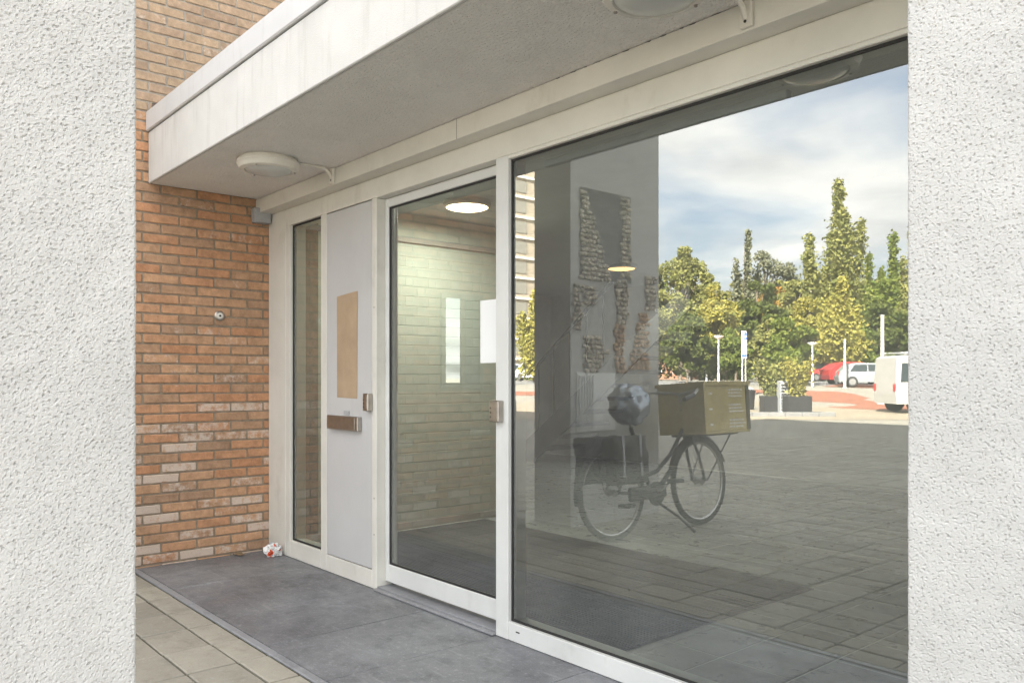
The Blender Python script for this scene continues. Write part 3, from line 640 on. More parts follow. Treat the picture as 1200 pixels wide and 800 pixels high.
def ribbed_mat(name, label, x0, x1, y0, y1, m, pitch_, h):
    t = thing(name, label, 'mat', ((x0 + x1) / 2, (y0 + y1) / 2, 0)); part(t, 'backing', M['black'], MB().box(x0, x1, y0, y1, -0.003, 0.004))
    b = MB(); y = y0 + 0.004
    while y < y1 - pitch_: b.box(x0 + 0.003, x1 - 0.003, y, y + pitch_ * 0.62, 0.004, h * random.uniform(0.8, 1.1)); y += pitch_
    tag(part(t, 'rib', m, b), kind='stuff'); return t
ribbed_mat('brush_mat', 'dark blue-grey ribbed brush mat just inside the glass', -5.2, -2.305, 2.455, 3.150, mat('blue_black_brush', (0.030, 0.034, 0.048), 0.9, col2=(0.085, 0.09, 0.11), vscale=60), 0.022, 0.010)
ribbed_mat('carpet_mat', 'grey-brown ribbed carpet mat beyond the brush mat', -5.2, -2.305, 3.160, 4.170, mat('grey_carpet', (0.050, 0.048, 0.045), 0.95, col2=(0.085, 0.082, 0.076), vscale=50), 0.018, 0.007)
# painted block wall inside, the far wall, the ceiling
iw = thing('block_wall', 'pale painted block wall inside the entrance with a grey skirting', 'wall', (-5.27, 3.4, 0))
part(iw, 'mortar', M['inner_wall'], MB().box(-5.2755, -5.268, 2.442, 4.45, -0.05, CE))
blk = MB().cbox(-0.003, 0.0, -0.106, 0.106, -0.0345, 0.0345, 0.0018).mesh('block', M['inner_wall'])
for r in range(1, 31):
    for k in range(9):
        y = 2.56 + k * 0.218 - (r % 2) * 0.109
        if y < 4.34 and y - 0.106 > 2.445:
            o = link('block', blk, None, (-5.2652 + random.uniform(-.0006, .0006), y, 0.015 + r * 0.0755)); o.parent = iw; o.matrix_parent_inverse = Matrix.Translation(iw.location).inverted()
part(iw, 'skirting', M['skirting'], MB().cbox(-5.262, -5.245, 2.46, 4.45, 0.0, 0.055, 0.002))
part(iw, 'cable_duct', M['skirting'], MB().cbox(-5.262, -5.235, 2.46, 4.45, 2.20, 2.24, 0.003))
part(iw, 'end_face', M['inner_wall'], MB().box(-5.40, -5.2638, 4.452, 4.47, -0.05, CE))
lw = thing('lobby_wall', 'warm grey far wall of the lobby behind the staircase', 'wall', (0, 8.6, 0))
part(lw, 'wall', M['inner_dark'], MB().box(-9.2, 4.28, 8.60, 8.69, -0.05, CE))
lw2 = thing('lobby_wall', 'warm grey side wall of the lobby far from the brick wing', 'wall', (4.25, 5, 0)); part(lw2, 'wall', M['inner_dark'], MB().box(4.19, 4.28, 2.45, 8.595, -0.05, CE))
lw3 = thing('lobby_wall', 'warm grey side wall of the lobby behind the block wall', 'wall', (-9.2, 6, 0)); part(lw3, 'wall', M['inner_dark'], MB().box(-9.2, -9.11, 4.29, 8.595, -0.05, CE))
tag(MB().box(-9.2, 4.28, 2.452, 8.69, CE + 0.001, 2.79).build('lobby_ceiling', M['inner_ceiling']), kind='structure')
def lobby_lamp(x, y, label, p, em='lamp_on'):
    t = thing('ceiling_lamp', label, 'lamp', (x, y, CE), 0, 'lit ceiling lamps in the lobby')
    MB().lathe([(0.17, 0), (0.17, -0.03), (0.155, -0.04)], n=36).build('housing', M['plastic'], t, True)
    MB().lathe([(0.150, -0.0405), (0.13, -0.048), (0.06, -0.051), (0.01, -0.052)], n=36).build('diffuser', M[em], t, True)
    ld = bpy.data.lights.new('lamp_light', 'AREA'); ld.shape = 'DISK'; ld.size = 0.3; ld.energy = p; ld.color = (1.0, 0.92, 0.82)
    lo = bpy.data.objects.new('lamp_light', ld); C.objects.link(lo); lo.parent = t; lo.location = (0, 0, -0.065)
lobby_lamp(-4.62, 3.54, 'glowing round ceiling lamp over the mats near the glass door', 1.9)
lobby_lamp(-6.10, 6.85, 'glowing round ceiling lamp deep in the lobby near the stairs', 1.7, 'lamp_dim')
# staircase against the far wall
st_ = thing('staircase', 'grey staircase with a dark handrail at the back of the lobby', 'staircase', (-6.8, 8.0, 0))
sx = -8.6
for k in range(12):
    part(st_, 'step', M['stair'], MB().cbox(sx + 0.24 * k, sx + 0.24 * (k + 1) + 0.02, 7.55, 8.59, 0.18 * k + 0.13, 0.18 * (k + 1), 0.004))
b = MB(); b.add([(sx, 7.50, 0), (sx + 0.3, 7.50, 0), (sx + 2.95, 7.50, 1.95), (sx + 2.95, 7.50, 2.25), (sx, 7.50, 0.18), (sx, 7.54, 0), (sx + 0.3, 7.54, 0), (sx + 2.95, 7.54, 1.95), (sx + 2.95, 7.54, 2.25), (sx, 7.54, 0.18)], [(0, 1, 2, 3, 4), (9, 8, 7, 6, 5), (0, 5, 6, 1), (1, 6, 7, 2), (2, 7, 8, 3), (3, 8, 9, 4), (4, 9, 5, 0)])
part(st_, 'stringer', M['stair'], b)
b = MB(); b.tube([(sx, 7.52, 1.05), (sx + 1.75, 7.52, 2.36)], 0.025, 8); part(st_, 'handrail', M['black'], b)
for k in range(6): part(st_, 'baluster', M['black'], MB().tube([(sx + 0.1 + 0.3 * k, 7.52, 0.2 + 0.225 * k), (sx + 0.1 + 0.3 * k, 7.52, 1.11 + 0.225 * k)], 0.01, 6))
# notice board on the lobby side

# ================================================================ OUTSIDE, SEEN IN THE GLASS
# ---- pier with the bicycle beside it
QX0, QX1, QY0, QY1 = -4.90, -4.48, -0.81, 0.264
fpier = thing('rendered_pier', 'grey rendered pier with pebble panels standing behind the bicycle', 'pier', (-4.7, -0.3, 0))
part(fpier, 'body', mat('grey_render', (0.50, 0.50, 0.48), 0.9, var=0.06, vscale=4, bump=0.4, bscale=150), MB().cbox(QX0, QX1, QY0, QY1, -0.05, 3.5, 0.006))
part(fpier, 'recess_panel', mat('dark_recess', (0.17, 0.165, 0.16), 0.9, var=0.2, vscale=14), MB().cbox(QX1, QX1 + 0.006, -0.44, 0.16, 1.95, 2.66, 0.002))
pm = mat('river_pebble', (0.44, 0.40, 0.33), 0.85, col2=(0.70, 0.65, 0.56), vscale=30, rnd=0.35)
pm2 = mat('rust_pebble', (0.42, 0.26, 0.16), 0.85, col2=(0.60, 0.44, 0.30), vscale=30, rnd=0.3)
def pebbles(inside, y0, y1, z0, z1, m):
    b = MB(); s = 0.041; z = z0
    while z < z1:
        y = y0 + random.uniform(0, s)
        while y < y1:
            yy, zz_ = y + random.uniform(-.006, .006), z + random.uniform(-.006, .006)
            if inside(yy, zz_):
                n = 7; a0 = random.random(); ry, rz = random.uniform(.018, .025), random.uniform(.016, .022)
                ring = [(QX1 + 0.006, yy + ry * math.cos(a0 + 2 * math.pi * k / n), zz_ + rz * math.sin(a0 + 2 * math.pi * k / n)) for k in range(n)]
                top = [(QX1 + 0.006 + 0.020, yy + .6 * ry * math.cos(a0 + 2 * math.pi * k / n), zz_ + .6 * rz * math.sin(a0 + 2 * math.pi * k / n)) for k in range(n)]
                b.add(ring + top, [(k, (k + 1) % n, n + (k + 1) % n, n + k) for k in range(n)] + [tuple(range(n, 2 * n))])
            y += s * random.uniform(0.85, 1.1)
        z += s * 0.9
    tag(part(fpier, 'pebble_panel', m, b), kind='stuff')
pebbles(lambda y, z: y > 0.10 - (2.62 - z) * 0.42, -0.30, 0.155, 1.95, 2.64, pm)
pebbles(lambda y, z: True, -0.43, -0.31, 2.0, 2.64, pm)
pebbles(lambda y, z: y > -0.02 + 0.9 * (1.9 - z) * (z < 1.75), -0.22, 0.13, 1.50, 1.90, pm)
pebbles(lambda y, z: True, 0.14, 0.24, 1.55, 1.90, pm)
pebbles(lambda y, z: y > -0.16 + 0.8 * abs(z - 1.36), -0.20, 0.12, 1.22, 1.50, pm)
pebbles(lambda y, z: True, -0.40, -0.26, 1.62, 1.96, pm)
pebbles(lambda y, z: True, -0.36, -0.24, 1.21, 1.60, pm2)
pebbles(lambda y, z: y < -0.40 - 0.25 * (z - 1.2) and abs((z - 1.2) % 0.19) > 0.02, -0.66, -0.40, 1.21, 1.72, pm2)
pebbles(lambda y, z: True, -0.76, -0.62, 1.75, 2.02, pm)
rb = MB(); rb.box(QX1, QX1 + 0.012, -0.24, 0.20, 0.74, 1.20)
wb = part(fpier, 'ribbed_board', M['paper'], rb)
for k in range(6): part(fpier, 'rib', M['paper'], MB().cbox(QX1 + 0.012, QX1 + 0.026, 0.02 + 0.03 * k, 0.035 + 0.03 * k, 0.76, 1.18, 0.003))

# ---- bicycle
def bicycle():
    t = thing('bicycle', 'dark upright city bicycle with panniers and a big olive front crate', 'bicycle', (-3.90, -0.11, 0), R(-90))
    t.rotation_euler = (R(4), 0, R(-90))
    fm = mat('dark_frame_paint', (0.025, 0.022, 0.020), 0.35); ty = mat('tyre_rubber', (0.022, 0.020, 0.018), 0.85); al = mat('dull_alloy', (0.45, 0.44, 0.42), 0.4, 1.0)
    bagm = mat('grey_canvas', (0.09, 0.085, 0.08), 0.9, var=0.2, vscale=20); olive = mat('olive_crate', (0.50, 0.41, 0.17), 0.6, var=0.12, vscale=10)
    def circ(cx, cz, r, n=40, y=0, a0=0, a1=360, c=True): return [(cx + r * math.cos(R(a0 + (a1 - a0) * k / (n if c else n - 1))), y, cz + r * math.sin(R(a0 + (a1 - a0) * k / (n if c else n - 1)))) for k in range(n)]
    for hx in (-0.51, 0.51):
        wt = MB(); wt.tube(circ(hx, 0.345, 0.325), 0.021, 8, closed=True); wh = wt.build('wheel', ty, t, True)
        b = MB(); b.tube(circ(hx, 0.345, 0.302), 0.011, 6, closed=True); b.build('rim', al, wh, True)
        b = MB()
        for k in range(28):
            a = 2 * math.pi * k / 28; a2 = a + (0.35 if k % 2 else -0.35); s_ = 0.025 if k % 4 < 2 else -0.025
            b.tube([(hx + 0.02 * math.cos(a2), s_, 0.345 + 0.02 * math.sin(a2)), (hx + 0.30 * math.cos(a), 0, 0.345 + 0.30 * math.sin(a))], 0.0016, 4)
        b.build('spokes', al, wh)
        b = MB(); b.lathe([(0.012, -0.06), (0.03, -0.03), (0.022, -0.02), (0.022, 0.02), (0.03, 0.03), (0.012, 0.06)], (hx, 0, 0.345), 'Y', 16); b.build('hub', al, wh, True)
        # mudguard
        a0, a1 = (10, 190) if hx < 0 else (20, 165)
        b = MB(); v = []; f = []; n = 20
        for k in range(n):
            a = R(a0 + (a1 - a0) * k / (n - 1))
            for yy, dr in ((-0.03, -0.012), (-0.02, 0.004), (0.02, 0.004), (0.03, -0.012)): v.append((hx + (0.362 + dr) * math.cos(a), yy, 0.345 + (0.362 + dr) * math.sin(a)))
        f = [(k * 4 + j, k * 4 + j + 1, k * 4 + j + 5, k * 4 + j + 4) for k in range(n - 1) for j in range(3)]
        b.add(v, f); b.build('mudguard', fm, t, True)
    fr = MB()
    fr.tube([(0.40, 0, 0.70), (0.22, 0, 0.50), (0.05, 0, 0.36), (-0.08, 0, 0.30)], 0.019, 8); fr.tube([(0.375, 0, 0.80), (0.18, 0, 0.58), (0.0, 0, 0.46), (-0.16, 0, 0.43)], 0.015, 8)
    fr.tube([(-0.08, 0, 0.30), (-0.27, 0, 0.80)], 0.016, 8); fr.tube([(0.345, 0, 0.92), (0.405, 0, 0.69)], 0.021, 8)
    for s_ in (-1, 1):
        fr.tube([(-0.10, 0.02 * s_, 0.30), (-0.51, 0.065 * s_, 0.345)], 0.010, 6); fr.tube([(-0.235, 0.015 * s_, 0.71), (-0.51, 0.065 * s_, 0.345)], 0.009, 6)
    fr.build('frame', fm, t, True)
    b = MB()
    for s_ in (-1, 1): b.tube([(0.405, 0.03 * s_, 0.70), (0.45, 0.055 * s_, 0.56), (0.51, 0.06 * s_, 0.345)], 0.012, 8)
    b.tube([(0.405, -0.045, 0.70), (0.405, 0.045, 0.70)], 0.014, 8); b.build('fork', fm, t, True)
    b = MB(); b.tube([(0.35, 0, 0.90), (0.325, 0, 1.03)], 0.013, 8); b.build('stem', al, t, True)
    b = MB(); b.tube([(0.02, -0.29, 0.99), (0.14, -0.28, 1.02), (0.26, -0.22, 1.06), (0.325, -0.10, 1.05), (0.325, 0.0, 1.035), (0.325, 0.10, 1.05), (0.26, 0.22, 1.06), (0.14, 0.28, 1.02), (0.02, 0.29, 0.99)], 0.011, 8); hb = b.build('handlebar', al, t, True)
    for s_ in (-1, 1): b = MB(); b.tube([(0.0, 0.292 * s_, 0.985), (0.13, 0.282 * s_, 1.018)], 0.017, 10); b.build('grip', M['black'], hb, True)
    b = MB(); b.tube([(-0.265, 0, 0.79), (-0.30, 0, 0.91)], 0.012, 8); b.build('seat_post', al, t, True)
    bm = bmesh.new(); bmesh.ops.create_uvsphere(bm, u_segments=20, v_segments=12, radius=1)
    for v in bm.verts:
        x, y, z = v.co; wd = 0.105 * (0.35 + 0.65 * min(1, max(0, (0.75 - x) / 1.3))); v.co = (-0.31 + 0.15 * x, y * wd, 0.945 + z * 0.045 * (1 if z < 0 else 0.7))
    me = bpy.data.meshes.new('saddle'); bm.to_mesh(me); bm.free(); me.materials.append(M['black']); link('saddle', me, t)
    from mathutils import noise
    bm = bmesh.new(); bmesh.ops.create_icosphere(bm, subdivisions=4, radius=1)
    for v in bm.verts:
        n = 1 + 0.22 * noise.noise(v.co * 2.6) - 0.16 * abs(noise.noise(v.co * 5.5)) - 0.08 * abs(noise.noise(v.co * 12)); v.co = (-0.28 + v.co.x * 0.17 * n, v.co.y * 0.15 * n, 0.965 + v.co.z * 0.155 * n)
    me = bpy.data.meshes.new('saddle_cover'); bm.to_mesh(me); bm.free(); me.materials.append(mat('silver_blue_plastic', (0.42, 0.47, 0.52), 0.22, 0.35, var=0.25, vscale=9)); me.polygons.foreach_set('use_smooth', [True] * len(me.polygons)); tag(link('saddle_cover', me, t), 'silver-blue plastic sheet wrapped round the saddle')
    rk = MB()
    for s_ in (-0.06, 0.0, 0.06): rk.tube([(-0.26, s_, 0.735), (-0.72, s_, 0.735)], 0.006, 6)
    for s_ in (-1, 1): rk.tube([(-0.60, 0.06 * s_, 0.735), (-0.51, 0.075 * s_, 0.35)], 0.005, 6)
    rk.tube([(-0.72, -0.06, 0.735), (-0.72, 0.06, 0.735)], 0.006, 6); rk.build('rear_rack', fm, t, True)
    for s_ in (-1, 1):
        bm = bmesh.new(); bmesh.ops.create_cube(bm, size=1); bmesh.ops.subdivide_edges(bm, edges=bm.edges[:], cuts=7, use_grid_fill=True)
        for v in bm.verts:
            x, y, z = v.co; bul = 1 - (2 * x) ** 4 * .5 - (2 * z) ** 4 * .4
            n = noise.noise(Vector((x * 4, y * 3 + s_, z * 4))) * 0.025
            v.co = (-0.50 + x * 0.36 * (1 - .12 * (0.5 - z)), s_ * 0.145 + y * 0.13 * (0.6 + .45 * bul) + n, 0.575 + z * 0.33 + n * .6)
        me = bpy.data.meshes.new('pannier'); bm.to_mesh(me); bm.free(); me.materials.append(bagm); me.polygons.foreach_set('use_smooth', [True] * len(me.polygons)); pa = link('pannier', me, t)
        for q in (-0.60, -0.42):
            b = MB(); b.cbox(q - 0.014, q + 0.014, s_ * 0.205 - 0.012, s_ * 0.205 + 0.012, 0.46, 0.75, 0.003); b.build('strap', M['greybox'], pa)
    b = MB(); b.lathe([(0.09, -0.004), (0.09, 0.004)], (-0.08, 0.05, 0.30), 'Y', 28); ck = b.build('chainring', fm, t)
    for s_, a in ((1, 30), (-1, 210)):
        ax, az = 0.17 * math.cos(R(a)), 0.17 * math.sin(R(a))
        b = MB(); b.tube([(-0.08, 0.065 * s_, 0.30), (-0.08 + ax, 0.075 * s_, 0.30 + az)], 0.009, 6); b.build('crank', al, ck, True)
        b = MB(); b.cbox(-0.08 + ax - 0.05, -0.08 + ax + 0.05, 0.12 * s_ - 0.045, 0.12 * s_ + 0.045, 0.30 + az - 0.014, 0.30 + az + 0.014, 0.005); b.build('pedal', M['black'], ck)
    b = MB(); b.cbox(-0.40, 0.02, 0.045, 0.075, 0.27, 0.37, 0.012); b.build('chain_case', fm, t)
    b = MB(); b.tube([(-0.10, 0.02, 0.27), (-0.02, 0.20, 0.13), (0.03, 0.30, 0.022)], [0.010, 0.010, 0.013], 8); b.build('kickstand', fm, t, True)
    # front crate on its carrier
    x0, x1, y0, y1, z0, z1 = 0.33, 0.93, -0.225, 0.225, 0.715, 1.12
    cr_ = MB(); cr_.cbox(x0, x1, y0, y1, z0, z0 + 0.02, 0.003)
    for a in ((x0, x1, y0, y0 + 0.014), (x0, x1, y1 - 0.014, y1), (x0, x0 + 0.014, y0 + 0.0145, y1 - 0.0145), (x1 - 0.014, x1, y0 + 0.0145, y1 - 0.0145)):
        cr_.cbox(*a, z0 + 0.021, z1 - 0.03, 0.003)
    cr = cr_.build('crate', olive, t)
    b = MB(); b.box(x0 - .012, x1 + .012, y0 - .012, y0 + .016, z1 - .029, z1); b.box(x0 - .012, x1 + .012, y1 - .016, y1 + .012, z1 - .029, z1); b.box(x0 - .012, x0 + .016, y0 + .017, y1 - .017, z1 - .029, z1); b.box(x1 - .016, x1 + .012, y0 + .017, y1 - .017, z1 - .029, z1); b.build('crate_rim', olive, cr)
    b = MB(); b.box(x1 - 0.045, x1 - 0.001, y1 + 0.0005, y1 + 0.006, z0 + 0.02, z1 - 0.03); b.build('corner_strip', mat('crate_edge', (0.10, 0.085, 0.04), 0.6), cr)
    b = MB()
    for r in range(3):
        for q in range(3):
            zc = z1 - 0.07 - 0.12 * r - 0.026 * q; xx = x1 - 0.28
            for k in range(5):
                wd = random.uniform(0.015, 0.038); b.box(xx, xx + wd, y1 + 0.0002, y1 + 0.0012, zc, zc + 0.011); xx += wd + 0.010
                if xx > x1 - 0.09: break
        b.box(x0 + 0.06, x0 + 0.10, y1 + 0.0002, y1 + 0.0012, z1 - 0.10 - 0.12 * r, z1 - 0.085 - 0.12 * r)
    tag(b.build('print', M['paper'], cr), kind='stuff')
    b = MB()
    for s_ in (-1, 1): b.tube([(0.36, 0.12 * s_, 0.705), (0.90, 0.12 * s_, 0.705)], 0.008, 6); b.tube([(0.80, 0.12 * s_, 0.705), (0.51, 0.08 * s_, 0.35)], 0.006, 6)
    b.tube([(0.36, -0.12, 0.705), (0.36, 0.12, 0.705)], 0.008, 6); b.tube([(0.90, -0.12, 0.705), (0.90, 0.12, 0.705)], 0.008, 6); b.build('front_carrier', fm, t, True)
    return t
bicycle()

# ---- trees
def leaves_mesh(name, centers, size, m, jitter=0.35):
    n = len(centers); c = np.array(centers); a = RNG.standard_normal((n, 3)); a /= np.linalg.norm(a, axis=1)[:, None]
    r = RNG.standard_normal((n, 3)); b = np.cross(a, r); b /= np.linalg.norm(b, axis=1)[:, None]
    s = size * RNG.uniform(0.6, 1.35, (n, 1)); a *= s; b *= s * 0.72
    v = np.empty((n * 4, 3)); v[0::4] = c - a; v[1::4] = c + b; v[2::4] = c + a; v[3::4] = c - b
    me = bpy.data.meshes.new(name); me.vertices.add(n * 4); me.loops.add(n * 4); me.polygons.add(n)
    me.vertices.foreach_set('co', v.ravel()); me.loops.foreach_set('vertex_index', np.arange(n * 4)); me.polygons.foreach_set('loop_start', np.arange(0, n * 4, 4)); me.polygons.foreach_set('loop_total', np.full(n, 4))
    me.materials.append(m); me.update(); return me
bark = mat('bark', (0.16, 0.13, 0.10), 0.95, var=0.3, vscale=3)
bark_pale = mat('pale_bark', (0.42, 0.39, 0.33), 0.9, var=0.25, vscale=4)
L = {'green': leaf_mat('leaf_green', (0.09, 0.13, 0.03), (0.22, 0.25, 0.06)), 'dark': leaf_mat('leaf_dark', (0.06, 0.085, 0.03), (0.15, 0.17, 0.05)),
     'yellow': leaf_mat('leaf_yellow', (0.22, 0.22, 0.055), (0.44, 0.39, 0.11)), 'olive': leaf_mat('leaf_olive', (0.15, 0.17, 0.055), (0.32, 0.31, 0.11)),
     'orange': leaf_mat('leaf_orange', (0.20, 0.15, 0.04), (0.36, 0.19, 0.05)), 'grey': leaf_mat('leaf_greygreen', (0.14, 0.155, 0.10), (0.26, 0.26, 0.17))}
def poplar(px, top, dist, halfw, col, label, n=4500, leaders=7, dens=1.0, base_free=0.10, bk=bark):
    x, y, z = out_at(px, dist); h = CAMH + (HOR - top) / FPX * dist - z; hw = halfw / FPX * dist
    t = thing('poplar_tree', label, 'tree', (x, y, z), 0, 'trees round the square')
    tr = MB(); tr.tube([(0, 0, -0.2), (0.05, 0, h * 0.3), (0.1, 0.05, h * 0.62), (0.05, 0, h * 0.93)], [h * 0.014, h * 0.011, h * 0.006, 0.02], 7)
    pts = []; per = int(n / (leaders + 2))
    stems = [((0, 0, h * base_free), (0.03 * h, 0, h), 0.6, 2.2)]
    for k in range(leaders):
        a = 2 * math.pi * k / leaders + random.uniform(-.4, .4); rr = hw * random.uniform(0.45, 1.0); tz = h * random.uniform(0.45, 0.84); bz = h * random.uniform(base_free, 0.34)
        stems.append(((0.1 * rr * math.cos(a), 0.1 * rr * math.sin(a), bz), (rr * math.cos(a), rr * math.sin(a), tz), 0.5, 1))
    for (p0, p1, th, wgt) in stems:
        p0 = Vector(p0); p1 = Vector(p1); mid = p0.lerp(p1, 0.4) + Vector(((p1.x - p0.x) * 0.42, (p1.y - p0.y) * 0.42, -0.05 * h))
        tr.tube([p0, mid, p1], [h * 0.005, h * 0.0035, 0.012], 5)
        for q in range(int(per * wgt * 1.9)):
            s = random.random() ** 0.75; c = (p0.lerp(mid, s / 0.45) if s < 0.45 else mid.lerp(p1, (s - 0.45) / 0.55))
            # leafy side twigs in bunches
            bun = math.sin(s * 40 + p1.x * 3) * 0.5 + 0.5
            r = hw * 0.40 * (1.15 - s) ** 1.1 * (0.40 + 0.9 * bun) + 0.22; 
            pts.append((c.x + random.gauss(0, r * .6), c.y + random.gauss(0, r * .6), c.z + random.gauss(0, r * .7)))
    tr.build('trunk', bk, t, True); link('crown', leaves_mesh('crown', pts, 0.0016 * dist + 0.05, L[col]), t); return t
def broad(px, top, dist, halfw, col, label, n=3500, crown_lo=0.06, name='leafy_tree', clusters=30, bk=bark):
    halfw *= 1.35; n = int(n * 2.6); clusters = int(clusters * 1.7)
    x, y, z = out_at(px, dist); h = CAMH + (HOR - top) / FPX * dist - z; hw = halfw / FPX * dist
    t = thing(name, label, 'tree', (x, y, z), 0, 'trees round the square')
    tr = MB(); tr.tube([(0, 0, -0.2), (0.1, 0, h * 0.25), (-0.1, 0.1, h * 0.55), (0, 0, h * 0.85)], [h * 0.017, h * 0.013, h * 0.007, 0.02], 7)
    pts = []; cz = h * (crown_lo + 1) / 2; rz = h * (1 - crown_lo) / 2
    for k in range(clusters):
        while True:
            u = Vector((random.uniform(-1, 1), random.uniform(-1, 1), random.uniform(-1, 1)))
            if 0.25 < u.length < 1: break
        sq = 1 - 0.35 * max(0, u.z)
        c = Vector((u.x * hw * sq, u.y * hw * sq, cz + u.z * rz * 0.9)); r = hw * random.uniform(0.16, 0.36)
        tr.tube([(0, 0, max(h * 0.15, c.z - rz * 0.55)), c.lerp(Vector((0, 0, c.z - rz * 0.2)), 0.4), c], [h * 0.005, h * 0.003, 0.012], 5)
        for q in range(int(n / clusters)):
            d = Vector((random.gauss(0, 1), random.gauss(0, 1), random.gauss(0, 1))).normalized() * r * random.random() ** 0.4
            pts.append((c.x + d.x, c.y + d.y, c.z + d.z * 0.75))
    tr.build('trunk', bk, t, True); link('crown', leaves_mesh('crown', pts, 0.0013 * dist + 0.06, L[col]), t); return t

poplar(976, 214, 80, 36, 'olive', 'tallest poplar on the square with several feathery spires', n=7500, leaders=9, base_free=0.16, bk=bark_pale)
poplar(872, 272, 110, 13, 'grey', 'slender grey-green poplar rising above the tree row', n=2200, leaders=4)
poplar(1042, 276, 84, 17, 'green', 'narrow green poplar behind the white van', n=3600, leaders=5)
poplar(1064, 268, 90, 18, 'olive', 'narrow olive poplar next to the tall grey mast', n=3000, leaders=5)
poplar(1014, 300, 92, 13, 'green', 'short green poplar between the tallest poplar and the van', n=2400, leaders=4)
poplar(626, 342, 58, 15, 'yellow', 'slim yellow-green tree in front of the banded tower block', n=2600, leaders=5)
poplar(984, 330, 62, 26, 'yellow', 'yellow-green young tree with pale trunk by the parked red car', n=4200, leaders=6, base_free=0.22, bk=bark_pale)
broad(797, 286, 78, 36, 'olive', 'round olive-green tree beside the pier', n=5200, clusters=34)
broad(770, 318, 84, 34, 'green', 'bushy green tree half behind the pier', n=3200)
broad(835, 316, 112, 24, 'olive', 'olive tree in the back row of the square', n=2800)
broad(857, 318, 118, 20, 'yellow', 'yellowing tree in the back row near the lamp post', n=2400)
broad(897, 288, 116, 32, 'grey', 'sparse grey-green tree with see-through crown', n=1500, clusters=22)
broad(925, 302, 118, 26, 'grey', 'thin-leaved grey-green tree next to the sparse one', n=1500, clusters=18)
broad(888, 322, 72, 24, 'dark', 'dark green tree behind the blue and white sign', n=3600, clusters=26)
broad(912, 332, 100, 26, 'orange', 'orange-brown autumn tree behind the planters', n=2800)
broad(938, 318, 90, 26, 'olive', 'olive tree between autumn tree and tallest poplar', n=3200)
broad(950, 345, 66, 22, 'yellow', 'yellow tree behind the middle lamp post', n=3000)
broad(925, 366, 52, 22, 'green', 'low green tree right behind the planters', n=3200)
broad(838, 348, 64, 24, 'yellow', 'yellow-green tree behind the tall lamp post', n=3200)
broad(805, 362, 56, 22, 'dark', 'low dark tree beside the pier with hanging branches', n=2800)
broad(862, 356, 76, 22, 'olive', 'olive tree just behind the blue and white sign post', n=3000)
broad(1008, 338, 100, 26, 'olive', 'broad olive tree behind the parked cars', n=3000)
broad(1035, 345, 70, 24, 'dark', 'dark green tree behind the tall grey mast', n=3200)
broad(1078, 330, 74, 32, 'olive', 'olive tree beyond the white van bonnet', n=3000)
broad(1120, 300, 80, 40, 'green', 'large green tree past the roughcast wall end', n=2600)
broad(1210, 290, 85, 46, 'olive', 'large olive tree well past the roughcast wall end', n=2400)
broad(735, 320, 90, 36, 'olive', 'olive tree hidden mostly behind the pier', n=2000)
broad(820, 324, 122, 26, 'green', 'green tree in the back row beside the pier', n=2600)
broad(846, 326, 106, 24, 'yellow', 'yellow tree between lamp post and blue sign', n=2600)
broad(876, 324, 124, 26, 'green', 'green tree behind the slender grey-green poplar', n=2600)
broad(905, 322, 126, 28, 'olive', 'olive tree behind the sparse grey-green tree', n=2600)
broad(932, 326, 124, 26, 'yellow', 'yellow tree behind the thin-leaved one', n=2600)
broad(958, 322, 120, 26, 'green', 'green tree beside the tallest poplar trunk', n=2600)
broad(995, 318, 118, 26, 'olive', 'olive tree past the tallest poplar', n=2600)
broad(1024, 318, 116, 26, 'green', 'green tree behind the short green poplar', n=2600)
broad(1055, 316, 116, 28, 'yellow', 'yellow tree behind the narrow olive poplar', n=2600)
broad(900, 372, 60, 20, 'olive', 'low olive tree between sign and planters', n=2600)
broad(1000, 372, 66, 22, 'green', 'low green tree behind the white pole', n=2600)
broad(850, 384, 58, 20, 'green', 'low green tree at the foot of the tall lamp post', n=2400)
# understorey hedge in front of the houses: one mass nobody could count
pts = []
for k in range(9000):
    px = random.uniform(560, 1260); dd = random.uniform(84, 96); x, y, z = out_at(px, dd); pts.append((x, y, z + random.uniform(0, 1.0) ** 0.7 * (2.6 + 1.2 * math.sin(px * 0.05))))
tag(link('hedge', leaves_mesh('hedge', pts, 0.24, L['dark'])), 'dense dark green hedge under the back row of trees', 'hedge', kind='stuff')

# ---- planters with shrubs
def planter(px, dist, w_, d_, h_, label, col='yellow'):
    x, y, z = out_at(px, dist); t = thing('planter', label, 'planter', (x, y, z), R(180) - YAW, 'dark planters at the edge of the shade')
    pmx = mat('dark_planter', (0.018, 0.018, 0.020), 0.6); b = MB()
    b.cbox(-w_ / 2, w_ / 2, -d_ / 2, -d_ / 2 + 0.05, 0, h_, 0.01); b.cbox(-w_ / 2, w_ / 2, d_ / 2 - 0.05, d_ / 2, 0, h_, 0.01); b.cbox(-w_ / 2, -w_ / 2 + 0.05, -d_ / 2 + 0.051, d_ / 2 - 0.051, 0, h_, 0.01); b.cbox(w_ / 2 - 0.05, w_ / 2, -d_ / 2 + 0.051, d_ / 2 - 0.051, 0, h_, 0.01)
    b.build('box', pmx, t); MB().box(-w_ / 2 + 0.05, w_ / 2 - 0.05, -d_ / 2 + 0.05, d_ / 2 - 0.05, 0.05, h_ - 0.05).build('soil', M['sand'], t)
    for k in range(4): MB().cbox(-w_ / 2 - 0.004, w_ / 2 + 0.004, -d_ / 2 - 0.012, -d_ / 2, 0.03 + k * h_ / 4, 0.03 + (k + 0.8) * h_ / 4, 0.004).build('slat', pmx, t)
    return t
